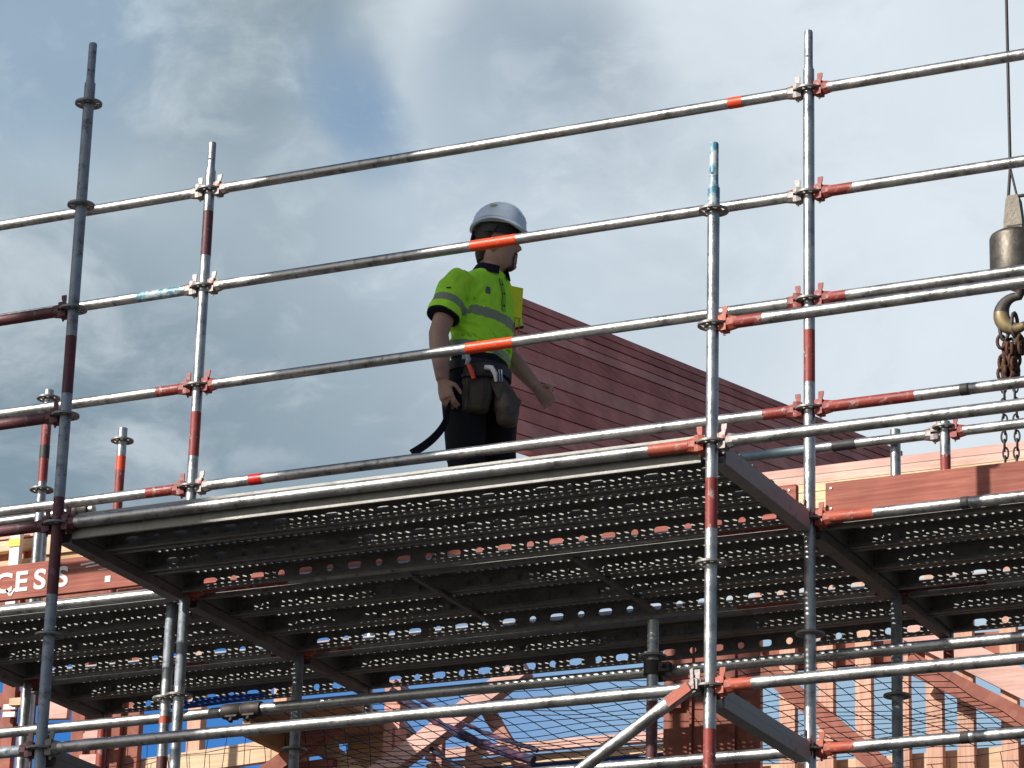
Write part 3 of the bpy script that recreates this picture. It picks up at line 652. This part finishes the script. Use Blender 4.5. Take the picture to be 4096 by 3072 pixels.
# ------------------------------------------------------------------ crane hook block and chains
t = thing('crane_hook', 'crane hook hanging on a steel cable with an iron weight above it', 'crane hook', (3.255, 3.5, 1.6))
mb = MB(); mb.tube([(-.008, 0, 9), (-.014, 0, .96), (-.028, 0, .80)], .0085, 8); mb.tube([(-.014, 0, .96), (.02, 0, .79), (.035, 0, .66)], .006, 8); mb.tube([(-.008, 0, .80), (.10, 0, .80), (.13, .02, .74)], .010, 8); obj('cable', mb, m_cast, t)
mb = MB(); mb.rings([[(x*w, y*.028, z) for x, y in ((-1, -1), (1, -1), (1, 1), (-1, 1))] for z, w in ((.80, .026), (.78, .034), (.66, .048), (.60, .050))], 0, True, False)
mb.tube([(-.03, 0, .615), (.05, 0, .615)], .036, 12); obj('wedge_socket', mb, m_block, t)
mb = MB(); mb.tube([(.0, 0, .60), (.0, 0, .625), (.0, 0, .56)], .035, 12); obj('swivel', mb, m_rust, t)
mb = MB(); mb.tube([(.01, 0, .358), (.01, 0, .364), (.01, 0, .375), (.01, 0, .565), (.01, 0, .580), (.01, 0, .592), (.01, 0, .598)], [.128, .134, .136, .136, .130, .112, .04], 40)
mb.tube([(.02, 0, .30), (.02, 0, .36)], .05, 14); obj('weight', mb, m_block, t)
mb = MB(); pts = []; rr = []
for i in range(20):
    a = R(78)+R(262)*i/19; pts.append((.0+.078*math.cos(a), 0, .175+.085*math.sin(a))); rr.append(.022+.020*math.sin(math.pi*min(1, i/19*1.1))**2 if i < 17 else .02-.004*(i-16))
mb.tube([(.03, 0, .33), (.022, 0, .28)]+pts, [.028, .026]+[(r*.8, r) for r in rr], 14, [0]*9+[1]*9+[0]*3); obj('hook', mb, [m_cast, m_brass], t)
mb = MB(); mb.box((.055, -.008, .12), (.068, .008, .28)); obj('latch', mb, m_steel, t)
t = thing('lifting_chain', 'rusty chain sling with two thin chains hanging from the crane hook', 'chain', (3.21, 3.5, 1.0))
def chainlink(mb, c, h, w, r, tw):
    pts = []
    for i in range(13):
        a = 2*math.pi*i/12; x = w*math.cos(a); z = h*math.sin(a); pts.append((c[0]+x*math.cos(tw), c[1]+x*math.sin(tw), c[2]+z))
    mb.tube(pts, r, 7, 0, False)
for x, y in ((-.030, 0), (.028, .01)):
    mb = MB()
    for k in range(15): chainlink(mb, (x+.004*math.sin(k*1.7+x*50), y, .43-k*.043), .030, .013, .0052, (R(15) if k % 2 else R(100)))
    obj('thin_chain', mb, m_cast, t)
mb = MB()
for k in range(26):
    x = -.04+.13*random.random(); z = .44+.20*random.random(); chainlink(mb, (x, random.uniform(-.03, .03), z), .034, .020, .009, random.uniform(0, 3))
obj('gathered_chain', mb, m_rust, t)
mb = MB(); chainlink(mb, (-.02, 0, .70), .065, .022, .010, R(30)); chainlink(mb, (.035, 0, .71), .065, .020, .010, R(60)); chainlink(mb, (.06, 0, .60), .04, .025, .010, R(10)); obj('shackle', mb, m_cast, t)

#PERSON
# ------------------------------------------------------------------ person walking along the platform
PO = Vector((1.33, 1.55, .055)); E1 = Vector((.9027, .4302, 0)); E2 = Vector((-.4302, .9027, 0))
PROT = math.atan2(E1.y, E1.x)                      # local x = E1, local y = E2
m_skin = mat('skin', (.42, .245, .185), .5, 0, .10, 30, .15, 120)
m_hair = mat('brown_hair', (.045, .026, .018), .7, 0, .4, 60, .5, 200, stretch=(1, 1, .2))
m_lime = mat('lime_fabric', (.48, .99, .06), .8, 0, .08, 30, .25, 300, spec=.2)
m_refl = mat('reflective_band', (.24, .30, .20), .55, 0, .08, 60)
m_navy = mat('navy_fabric', (.012, .012, .022), .85, 0, .2, 30, .25, 300, spec=.2)
m_trous = mat('black_trousers', (.010, .010, .014), .85, 0, .3, 20, .3, 250, spec=.2)
m_leath = mat('brown_leather', (.050, .036, .026), .6, 0, .35, 25, .4, 120)
m_leath2 = mat('worn_leather', (.085, .066, .050), .65, 0, .35, 25, .4, 120)
m_helm = mat('white_plastic', (.76, .87, .99), .35, 0, .04, 10)
m_dark = mat('dark_plastic', (.012, .011, .016), .6, 0, .2, 20)
m_boot = mat('boot_leather', (.12, .08, .045), .7, 0, .3, 20)
m_eye = mat('eye_white', (.6, .58, .55), .2, 0, .02, 10)
FD = Vector((.76, -.65, 0)); SD = Vector((.65, .76, 0))     # chest direction, right-to-left shoulder axis
HD = Vector((.97, -.24, 0)); HS = Vector((.24, .97, 0))     # face direction
P = thing('person', 'person in a lime work shirt and white hard hat walking along the scaffold platform', 'person', PO, None, PROT)
def ering(c, a, b, A=FD, Bv=SD, n=28, p=1.0):
    c = Vector(c); r = []
    for j in range(n):
        t = 2*math.pi*j/n; x, y = math.cos(t), math.sin(t)
        r.append(c + A*(math.copysign(abs(x)**p, x)*a) + Bv*(math.copysign(abs(y)**p, y)*b))
    return r
def remeshed(name, mb, mats, voxel, smooth=6, parent=P, fac=.5):
    o = obj('tmp', mb, mats); me0 = o.data
    md = o.modifiers.new('r', 'REMESH'); md.mode = 'VOXEL'; md.voxel_size = voxel; md.use_smooth_shade = True
    if smooth: ms = o.modifiers.new('s', 'SMOOTH'); ms.factor = fac; ms.iterations = smooth
    bpy.context.view_layer.update(); dg = bpy.context.evaluated_depsgraph_get()
    me = bpy.data.meshes.new_from_object(o.evaluated_get(dg)); me.name = name
    bpy.data.objects.remove(o)
    me.materials.clear()
    for m in mats: me.materials.append(m)
    me.polygons.foreach_set('use_smooth', [True]*len(me.polygons)); me.update()
    return me
# --- body (one continuous surface: head, neck, trunk, arms, hands, legs)
mb = MB()
mb.rings([ering((-.07, 0, .90), .10, .155), ering((-.07, 0, 1.0), .095, .14), ering((-.068, 0, 1.15), .10, .15), ering((-.06, 0, 1.30), .11, .17), ering((-.062, 0, 1.38), .10, .17), ering((-.055, 0, 1.43), .075, .12), ering((-.04, 0, 1.455), .062, .065)], 0)
mb.tube([(-.048, 0, 1.42), (-.035, 0, 1.48), (-.015, 0, 1.54), (-.005, 0, 1.58)], [.064, .058, .056, .058], 20)
HX = .0
prof = [(1.500, .030, -.045, .035), (1.508, .058, -.060, .044), (1.520, .074, -.075, .054), (1.540, .080, -.086, .063), (1.556, .080, -.092, .068), (1.575, .083, -.097, .071), (1.600, .085, -.101, .074), (1.630, .082, -.103, .076), (1.655, .087, -.103, .077), (1.690, .088, -.100, .077), (1.725, .076, -.088, .068), (1.750, .045, -.055, .045), (1.758, .01, -.015, .012)]
rs = []
for z, f, b, w in prof:
    c = Vector((HX, 0, z)) + HD*((f+b)/2); rs.append(ering(c, (f-b)/2, w, HD, HS, 28, .92))
mb.rings(rs, 0)
hp = lambda f, s_, z: Vector((HX, 0, z)) + HD*f + HS*s_
mb.rings([[hp(.078, -.004, 1.655), hp(.098, 0, 1.655), hp(.078, .004, 1.655), hp(.07, 0, 1.655)], [hp(.082, -.012, 1.625), hp(.112, 0, 1.622), hp(.082, .012, 1.625), hp(.07, 0, 1.625)],
          [hp(.080, -.019, 1.605), hp(.119, 0, 1.604), hp(.080, .019, 1.605), hp(.07, 0, 1.605)], [hp(.078, -.014, 1.592), hp(.098, 0, 1.592), hp(.078, .014, 1.592), hp(.07, 0, 1.592)]], 0)
mb.sphere(hp(.083, 0, 1.570), (.014, .022, .0085), 12, 8); mb.sphere(hp(.081, 0, 1.555), (.013, .020, .0085), 12, 8); mb.sphere(hp(.074, 0, 1.522), (.018, .022, .016), 12, 8)
for s_ in (-1, 1):
    mb.sphere(hp(-.008, s_*.080, 1.610), (.020, .010, .032), 12, 8); mb.sphere(hp(.070, s_*.034, 1.650), (.02, .028, .009), 10, 6)
def arm(pts, rad): mb.tube(pts, rad, 16)
RS, RE, RW = Vector((-.190, -.140, 1.395)), Vector((-.262, -.195, 1.110)), Vector((-.236, -.205, .880))
arm([RS, RS.lerp(RE, .4), RS.lerp(RE, .8), RE, RE.lerp(RW, .25), RE.lerp(RW, .6), RW], [.060, .054, .049, .047, .049, .042, .031])
LS, LE, LW = Vector((.035, .14, 1.395)), Vector((.062, .195, 1.150)), Vector((.200, .125, .968))
arm([LS, LS.lerp(LE, .4), LS.lerp(LE, .8), LE, LE.lerp(LW, .25), LE.lerp(LW, .6), LW], [.058, .052, .045, .043, .045, .037, .028])
def hand(w, d, side, palm_n, curl, L=.178):
    """wrist w, pointing direction d, side = towards the thumb, palm_n = palm normal"""
    d = d.normalized(); side = (side-d*side.dot(d)).normalized(); n_ = d.cross(side); n_ = n_ if n_.dot(palm_n) > 0 else -n_
    rs = []
    for t_, hw, ht in ((-.02, .026, .022), (.015, .031, .019), (.05, .040, .017), (.085, .042, .014), (.094, .036, .011)):
        c = w+d*t_; rs.append([c+side*math.cos(2*math.pi*j/16)*hw+n_*math.sin(2*math.pi*j/16)*ht for j in range(16)])
    mb.rings(rs, 0)
    for k, (off, ln) in enumerate(((.030, .072), (.0105, .080), (-.0105, .075), (-.030, .058))):
        c = w+d*.082+side*off; dirv = d.copy(); pts = [c-d*.015]; rr = [.0095]; cc = curl[k]
        pts.append(c); rr.append(.0098)
        for sg, fr in enumerate((.45, .32, .23)):
            ang = cc*(.7, 1.1, .8)[sg]; dirv = (dirv*math.cos(ang)+n_*math.sin(ang)).normalized() if True else dirv
            c = c+dirv*ln*fr; pts.append(c); rr.append((.0090, .0082, .0068)[sg])
            # keep the bending plane: rotate normal with the finger
            n_l = (n_ - dirv*n_.dot(dirv))
        mb.tube(pts, rr, 10)
    c = w+d*.022+side*.026
    p1 = c+(side*.75+d*.6+n_*.25).normalized()*.036; p2 = p1+(d*.9+side*.25+n_*.45).normalized()*.030; p3 = p2+(d*.9+n_*.5-side*.05).normalized()*.024
    mb.tube([c-side*.012, c, p1, p2, p3], [.013, .0125, .0105, .0095, .0075], 10)
hand(RW, Vector((.26, .02, -.97)), Vector((.75, -.55, .2)), Vector((.35, .9, .0)), (.55, .6, .62, .65))
hand(LW, Vector((.62, -.22, -.78)), Vector((.55, -.45, .60)), Vector((-.55, -.45, -.3)), (.50, .62, .70, .75))
mb.rings([ering((-.07, 0, .98), .10, .15), ering((-.068, 0, .90), .112, .165), ering((-.066, 0, .84), .11, .165)], 0)
LEGS = (((-.145, -.070, .88), (-.115, -.055, .50), (-.155, -.055, .10)), ((.01, .070, .88), (.02, .075, .50), (-.06, .09, .11)))
for h, k, a in LEGS:
    h, k, a = map(Vector, (h, k, a)); mb.tube([h, h.lerp(k, .5), k, k.lerp(a, .3), a], [.092, .078, .058, .056, .036], 18)
    mb.tube([a+Vector((0, 0, .02)), a+Vector((0, 0, -.06)), ], [.038, .04], 14)
me = remeshed('body', mb, [m_skin], .0045, 5); link('body', me, P)
# --- eyes, brows, hair, beard
for s_ in (-1, 1):
    mb = MB(); mb.sphere(hp(.068, s_*.033, 1.633), .0125, 12, 8); obj('eye', mb, m_eye, P)
mb = MB(); rs = []
for z, f, b, w in ((1.548, -.045, -.100, .060), (1.58, -.030, -.108, .076), (1.62, .000, -.111, .0815), (1.66, .03, -.111, .083), (1.71, .05, -.104, .080)):
    c = Vector((HX, 0, z)) + HD*((f+b)/2); rs.append(ering(c, (f-b)/2, w, HD, HS, 28, .95))
mb.rings(rs, 0); obj('hair', mb, m_hair, P)
mb = MB()
mb.sphere(hp(.070, 0, 1.522), (.021, .024, .016), 14, 10); mb.sphere(hp(.052, 0, 1.511), (.026, .028, .010), 12, 8); mb.tube([hp(.078, .020, 1.528), hp(.082, .024, 1.556), hp(.0875, .012, 1.584), hp(.090, 0, 1.587), hp(.0875, -.012, 1.584), hp(.082, -.024, 1.556), hp(.078, -.020, 1.528)], .0055, 8)
me = remeshed('beard', mb, [m_hair], .004, 3); link('beard', me, P)
# --- hard hat
TI = R(7)
ax = (HD*math.cos(TI)-Vector((0, 0, 1))*math.sin(TI)).normalized(); up = (Vector((0, 0, 1))*math.cos(TI)+HD*math.sin(TI)).normalized()
hc = Vector((-.002, 0, 1.705))
mb = MB(); rs = []
for k in range(15):
    t_ = k/14; ang = t_*math.pi/2*.985; rs.append((hc+up*(.140*math.sin(ang)), .134*math.cos(ang)**.78, .112*math.cos(ang)**.78))
outer = [[c+ax*math.cos(2*math.pi*j/40)*a+HS*math.sin(2*math.pi*j/40)*b for j in range(40)] for c, a, b in rs]
inner = [[c-up*.004+ax*math.cos(2*math.pi*j/40)*max(a-.004, .001)+HS*math.sin(2*math.pi*j/40)*max(b-.004, .001) for j in range(40)] for c, a, b in rs]
def rimp(j, out, dz):
    t_ = 2*math.pi*j/40; fr = max(0, math.cos(t_)); ex = .006+.034*fr**1.6*out
    sidearch = .034*abs(math.sin(t_))**2
    return hc+ax*math.cos(t_)*(.134+ex)+HS*math.sin(t_)*(.112+.006*out)+up*(dz+sidearch-.010*fr**2*out)
rim_o = [rimp(j, 1, -.006) for j in range(40)]; rim_b = [rimp(j, 1, -.010) for j in range(40)]; rim_i = [rimp(j, 0, -.010)-(ax*math.cos(2*math.pi*j/40)*.012+HS*math.sin(2*math.pi*j/40)*.012) for j in range(40)]
outer[0] = [rimp(j, 0, .006) for j in range(40)]
mb.rings([rim_i, rim_b, rim_o]+outer, 0, False); mb.face(outer[-1], 0, True)
mb.rings([rim_i]+inner[1:], 0, False); mb.face(inner[-1][::-1], 0, True)
for s_ in (-.022, .022):        # raised ridges along the crown
    mb.tube([hc+ax*(.128*math.cos(a))*(1)+up*(.138*math.sin(a)**.8+.002)+HS*s_ for a in [R(18)+R(144)*i/12 for i in range(13)]], .0045, 6)
shell = obj('hard_hat', mb, m_helm, P)
mb = MB(); mb.rings([[hc+ax*math.cos(2*math.pi*j/32)*(.100)+HS*math.sin(2*math.pi*j/32)*.089+up*dz for j in range(32)] for dz in (-.034, .006)], 0, False)
mb.rings([[hc+ax*math.cos(2*math.pi*j/32)*(.104)+HS*math.sin(2*math.pi*j/32)*.093+up*dz for j in range(32)] for dz in (-.034, .006)], 0, False)
mb.tube([hc-ax*.098+up*-.02, hc-ax*.124+up*-.045, hc-ax*.116+up*-.062, hc-ax*.08+up*-.055], .008, 8)
mb.tube([hc-ax*.105+HS*-.05+up*-.03, hc-ax*.125+up*-.05, hc-ax*.105+HS*.05+up*-.03], .009, 8)
for s_ in (-1, 1): mb.tube([hc+HS*s_*.094+ax*.02+up*.0, hc+HS*s_*.094+ax*.0+up*-.05, hc+HS*s_*.080-ax*.04+up*-.09], .004, 6)
obj('harness', mb, m_dark, shell)
def on_surface(target_me, name, a0, a1, z0, z1, m, parent, off=.0015, nu=6, nv=6, skew=0.0, y0=-1.0, dirv=(0, 1, 0), ellipse=False):
    bm = bmesh.new(); bm.from_mesh(target_me); bv = BVHTree.FromBMesh(bm); bm.free(); mb = MB(); g = []
    for i in range(nu+1):
        row = []
        for j in range(nv+1):
            x = a0+(a1-a0)*i/nu+skew*(j/nv); z = z0+(z1-z0)*j/nv
            h = bv.ray_cast(Vector((x, y0, z)), Vector(dirv)); row.append(h[0]+h[1]*off if h[0] else None)
        g.append(row)
    for i in range(nu):
        for j in range(nv):
            q = [g[i][j], g[i+1][j], g[i+1][j+1], g[i][j+1]]
            if ellipse and ((i+.5)/nu*2-1)**2+((j+.5)/nv*2-1)**2 > 1: continue
            if all(q): mb.face(q, 0, True)
    if mb.f: return obj(name, mb, m, parent)
on_surface(shell.data, 'sticker', -.047, -.010, 1.795, 1.815, mat('yellow_sticker', (.52, .50, .05), .5, 0, .4, 80, second=(.35, .42, .40), sthr=(.5, .55), sscale=70), shell, .001, 8, 6, .004, ellipse=True)
# --- shirt
mb = MB()
mb.rings([ering((-.071, 0, 1.045), .116, .168), ering((-.071, 0, 1.10), .122, .168), ering((-.066, 0, 1.17), .120, .172), ering((-.060, 0, 1.26), .126, .184), ering((-.060, 0, 1.34), .122, .192), ering((-.060, 0, 1.40), .112, .192), ering((-.056, 0, 1.445), .096, .150), ering((-.044, 0, 1.487), .076, .088)], 0)
SRE = Vector((-.244, -.187, 1.200)); mb.tube([RS+Vector((.03, .02, .015)), RS.lerp(SRE, .25), RS.lerp(SRE, .6), SRE], [.072, .079, .079, .080], 20)
SLE = Vector((.052, .185, 1.285)); mb.tube([LS+Vector((-.03, -.03, .015)), LS.lerp(SLE, .3), LS.lerp(SLE, .7), SLE], [.066, .074, .075, .078], 20)
me = remeshed('shirt', mb, [m_lime, m_refl, m_navy], .005, 7)
for v in me.vertices:
    q = v.co; n1 = noise.noise(Vector((q.x*9, q.y*9, q.z*13))); n2 = noise.noise(Vector((q.x*22+5, q.y*22, q.z*16)))
    fold = math.sin((q.z*1.0+q.x*.55)*95+5*n1)*max(0, 1-abs(q.z-1.12)/.10)      # bunching at the waist
    fold2 = math.sin((q.z-q.x*1.3)*70+4*n2)*max(0, 1-(Vector((q.x+.15, q.y+.13, (q.z-1.30)))).length/.14)
    v.co = q + v.normal*(.008*n1+.005*n2+.009*fold+.009*fold2)
axR = (SRE-RS).normalized(); axL = (SLE-LS).normalized()
for pl in me.polygons:
    c = pl.center; mi = 0
    tR = (c-RS).dot(axR)/(SRE-RS).length; dR = ((c-RS)-axR*(c-RS).dot(axR)).length
    tL = (c-LS).dot(axL)/(SLE-LS).length; dL = ((c-LS)-axL*(c-LS).dot(axL)).length
    onR = dR < .10 and tR > .40 and (c.x < -.188 or (c-RS).dot(SD) < .035); onL = dL < .1 and tL > .3 and (c-Vector((-.06, 0, 0))).dot(SD) > .20
    if onR:
        if .60 < tR < .80: mi = 1
    elif onL:
        pass
    else:
        zz = c.z+.10*c.x
        if 1.215 < zz < 1.262: mi = 1
        elif 1.055 < zz < 1.092: mi = 1
    pl.material_index = mi
shirt = link('shirt', me, P)
for e_, a_, r_ in ((SRE, axR, .079), (SLE, axL, .077)):
    mb = MB(); mb.tube([e_-a_*.005, e_+a_*.006, e_+a_*.0075], [r_, r_, r_-.006], 28); obj('cuff', mb, m_navy, shirt)
# collar, placket, buttons, emblem
mb = MB(); rs = []
for z, c, a, b in ((1.466, (-.046, 0), .090, .100), (1.494, (-.038, 0), .081, .083), (1.524, (-.028, 0), .073, .072)):
    for_r = []
    for j in range(41):
        t_ = R(22)+R(316)*j/40; dip = .022*max(0, math.cos(t_))
        for_r.append(Vector((c[0], c[1], z-dip))+FD*math.cos(t_)*a+SD*math.sin(t_)*b)
    rs.append(for_r)
inn = [[p+(Vector((-.035, 0, p.z))-p).normalized()*.008 for p in r] for r in rs]
mb.rings(rs, 0, False, True, False); mb.rings([rs[2], inn[2], inn[1], inn[0]], 0, False, True, False)
out2 = [[p+(p-Vector((-.04, 0, p.z))).normalized()*(.006+.012*k)+Vector((0, 0, -.018*k)) for p in rs[2-0 if k == 0 else 1]] for k in (0, 1)]
mb.rings(out2, 0, False, True, False); obj('collar', mb, m_navy, shirt)
pc = Vector((-.060, 0, 0)); side = SD
def front(z, s_): 
    return pc+FD*.5+SD*s_+Vector((0, 0, z))
def patch_front(name, s0, s1, z0, z1, m, nu=3, nv=10, off=.002, skew=0):
    bm = bmesh.new(); bm.from_mesh(me); bv = BVHTree.FromBMesh(bm); bm.free(); mb = MB(); g = []
    for i in range(nu+1):
        g.append([])
        for j in range(nv+1):
            h = bv.ray_cast(front(z0+(z1-z0)*j/nv, s0+(s1-s0)*i/nu+skew*j/nv), -FD); g[-1].append(h[0]+FD*off if h[0] else None)
    for i in range(nu):
        for j in range(nv):
            q = [g[i][j], g[i+1][j], g[i+1][j+1], g[i][j+1]]
            if all(q): mb.face(q, 0, True)
    if mb.f: obj(name, mb, m, shirt)
patch_front('placket', -.012, .012, 1.27, 1.44, mat('lime_placket', (.24, .60, .03), .8, 0, .1, 30), 2, 14, .003)
patch_front('placket_seam', -.0135, -.0105, 1.27, 1.44, m_navy, 1, 14, .0035)
for z in (1.41, 1.36, 1.30): patch_front('button', -.005, .005, z-.005, z+.005, m_navy, 2, 2, .005)
patch_front('emblem', -.108, -.085, 1.335, 1.372, mat('grey_emblem', (.10, .14, .16), .6, 0, .5, 80), 4, 4, .0025, .006)
on_surface(me, 'sleeve_mark', -.232, -.212, 1.318, 1.326, m_navy, shirt, .002, 4, 2)
# far chest panel, sunlight put into its paler lime colour
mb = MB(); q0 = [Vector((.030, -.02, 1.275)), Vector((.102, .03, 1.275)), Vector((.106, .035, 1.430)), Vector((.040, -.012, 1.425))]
mb.rings([q0, [p+Vector((.016, -.012, 0)) for p in q0]], 0, True, False); obj('sunlit_panel', mb, mat('sunlit_lime', (.86, .95, .02), .7, 0, .08, 30), shirt)
mb = MB(); mb.tube([(.108, .03, 1.28), (.104, .03, 1.20)], .003, 6); mb.tube([(.086, .02, 1.275), (.088, .02, 1.20)], .003, 6); obj('orange_cord', mb, m_tape, shirt)
# --- trousers with boots
mb = MB()
mb.rings([ering((-.071, 0, 1.062), .112, .160), ering((-.071, 0, 1.0), .114, .162), ering((-.069, 0, .92), .122, .172), ering((-.067, 0, .84), .120, .172), ering((-.066, 0, .79), .105, .160)], 0)
for h, k, a in LEGS:
    h, k, a = map(Vector, (h, k, a)); mb.tube([h, h.lerp(k, .35), h.lerp(k, .7), k, k.lerp(a, .4), a+Vector((0, 0, .04))], [.104, .100, .094, .090, .088, .085], 22)
me_t = remeshed('trousers', mb, [m_trous], .008, 5)
for v in me_t.vertices:
    q = v.co; v.co = q+v.normal*(.006*noise.noise(Vector((q.x*10, q.y*10, q.z*8)))+.004*math.sin(q.z*60+6*noise.noise(q*9))*max(0, 1-abs(q.z-.5)/.15))
trous = link('trousers', me_t, P)
for h, k, a in LEGS:
    a = Vector(a); mb = MB()
    for b0, b1, w, h_ in ((-.09, .20, .045, .05),):
        rs = []
        for t_, w_, hh in ((-.09, .030, .045), (-.06, .042, .075), (.0, .044, .085), (.08, .046, .060), (.15, .046, .048), (.195, .030, .034)):
            rs.append([Vector((a.x, a.y, .003))+Vector((1, 0, 0))*t_+Vector((0, math.cos(s_)*w_, max(0, (.5+.5*math.sin(s_)))*hh*1.2)) for s_ in [2*math.pi*i/18 for i in range(18)]])
        mb.rings(rs, 0)
    mb.tube([a+Vector((-.01, 0, -.06)), a+Vector((0, 0, .05))], [.050, .052], 18); obj('boot', mb, m_boot, P)
# --- tool belt with pouches
mb = MB(); rs = [ering((-.071, 0, z), .128, .176, FD, SD, 36) for z in (.965, 1.012)]; mb.rings(rs, 0, False)
mb.rings([ering((-.071, 0, z), .121, .169, FD, SD, 36) for z in (.965, 1.012)], 0, False); mb.rings([ering((-.071, 0, 1.012), .128, .176, FD, SD, 36), ering((-.071, 0, 1.012), .121, .169, FD, SD, 36)], 0, False, False)
mb.rings([ering((-.071, 0, .965), .128, .176, FD, SD, 36), ering((-.071, 0, .965), .121, .169, FD, SD, 36)], 0, False, False)
belt = obj('tool_belt', mb, m_dark, P)
def pouch(name, prof_, m, front_d, parent=None, cx=0):
    mb = MB(); rs = []
    for x, y, z, w, d in prof_:
        rs.append([Vector((x, y, z))+front_d*math.cos(s_)*d+Vector((front_d.y*-1, front_d.x, 0))*math.copysign(abs(math.sin(s_))**.6, math.sin(s_))*w for s_ in [2*math.pi*i/24 for i in range(24)]])
    mb.rings(rs, 0); return mb
f1 = Vector((-.12, -.99, 0)).normalized(); f2 = Vector((.80, -.60, 0)).normalized()
mb = pouch('p', [(-.078, -.155, .735, .040, .020), (-.078, -.160, .748, .062, .034), (-.078, -.162, .80, .070, .042), (-.080, -.158, .88, .070, .040), (-.082, -.150, .93, .066, .032), (-.084, -.145, .985, .062, .014)], m_leath, f1)
me_p = remeshed('pouch', mb, [m_leath], .006, 4)
for v in me_p.vertices: v.co += v.normal*.006*noise.noise(v.co*16)
link('pouch', me_p, belt)
mb = pouch('p', [(.062, -.118, .690, .030, .020), (.064, -.120, .705, .050, .038), (.062, -.118, .77, .066, .050), (.050, -.108, .84, .066, .046), (.035, -.10, .89, .068, .040), (.000, -.095, .96, .045, .012), (-.015, -.09, .99, .04, .008)], m_leath2, f2)
me_p = remeshed('pouch', mb, [m_leath2], .006, 4)
for v in me_p.vertices: v.co += v.normal*.008*noise.noise(v.co*14)
link('pouch', me_p, belt)
q0 = [Vector(p) for p in ((-.005, -.150, .945), (.030, -.168, .885), (.126, -.118, .815), (.112, -.128, .760), (.075, -.165, .735), (.020, -.176, .800), (-.030, -.170, .900))]
mb = MB(); mb.rings([q0, [p+Vector((.004, -.006, 0)) for p in q0]], 0, True, False); obj('pouch_flap', mb, m_leath2, belt)
mb = MB(); mb.rings([ering((-.078, -.160, z), .046, .073, f1, Vector((.99, -.12, 0)), 24, .7) for z in (.905, .922)], 0, True); obj('pouch_rim', mb, m_dark, belt)
for x in (-.035, -.118):
    mb = MB(); mb.tube([(x, -.203, .745), (x, -.206, .90)], .003, 6); obj('pouch_seam', mb, m_dark, belt)
mb = MB(); mb.tube([(-.118, -.208, .955), (-.105, -.212, .925), (-.092, -.215, .885)], [.010, .012, .010], 10); obj('tool_handle', mb, m_tape, belt)
mb = MB(); mb.tube([(-.140, -.20, 1.02), (-.120, -.205, .985), (-.128, -.205, .955)], [.012, .014, .008], 10); mb.box((-.150, -.205, .985), (-.115, -.19, 1.03)); obj('clip', mb, mat('scuffed_grey', (.35, .36, .40), .5, .3, .4, 60), belt)
mb = MB(); mb.tube([(-.045, -.178, .955), (-.012, -.185, .950), (.004, -.185, .925), (.010, -.182, .885)], [.010, .014, .012, .007], 10); mb.box((-.045, -.185, .945), (-.012, -.17, .965)); obj('claw_hammer', mb, m_white, belt)
for x in (.022, .034): 
    mb = MB(); mb.tube([(x, -.168, .95), (x+.004, -.17, .89)], .0035, 8); obj('pencil', mb, m_steel, belt)
mb = MB(); mb.tube([(-.182+.012*math.cos(a), -.085, .705+.018*math.sin(a)) for a in [2*math.pi*i/14 for i in range(15)]], .0035, 7, 0, False); mb.tube([(-.182, -.085, .723), (-.165, -.08, .80), (-.16, -.08, .95)], .005, 8); obj('key_ring', mb, m_dark, belt)
# --- webbing strap dangling from the right hand
t = thing('webbing_strap', 'black webbing strap hanging from the walking person\'s right hand', 'strap', PO, None, PROT)
pts = [Vector(p) for p in ((-.185, -.19, .80), (-.200, -.195, .76), (-.208, -.20, .73), (-.216, -.20, .68), (-.238, -.20, .635), (-.275, -.20, .59), (-.318, -.20, .553), (-.366, -.20, .520))]
fine = []
for i in range(len(pts)-1):
    p0_ = pts[max(i-1, 0)]; p1_ = pts[i]; p2_ = pts[i+1]; p3_ = pts[min(i+2, len(pts)-1)]
    for k in range(5):
        u_ = k/5; fine.append(.5*((2*p1_)+(p2_-p0_)*u_+(2*p0_-5*p1_+4*p2_-p3_)*u_*u_+(3*p1_-p0_-3*p2_+p3_)*u_**3))
fine.append(pts[-1]); rs = []
for i, p_ in enumerate(fine):
    tn = (fine[min(i+1, len(fine)-1)]-fine[max(i-1, 0)]).normalized(); f_ = i/(len(fine)-1); a_ = R(80)*(1-f_)**.8
    nrm_ = Vector((-tn.z, 0, tn.x)); wv = (nrm_*math.cos(a_)+Vector((0, 1, 0))*math.sin(a_))*.019; tv = tn.cross(wv).normalized()*.0015
    rs.append([p_-wv-tv, p_+wv-tv, p_+wv+tv, p_-wv+tv])
mb = MB(); mb.rings(rs, 0, True, False); obj('strap', mb, m_navy, t)
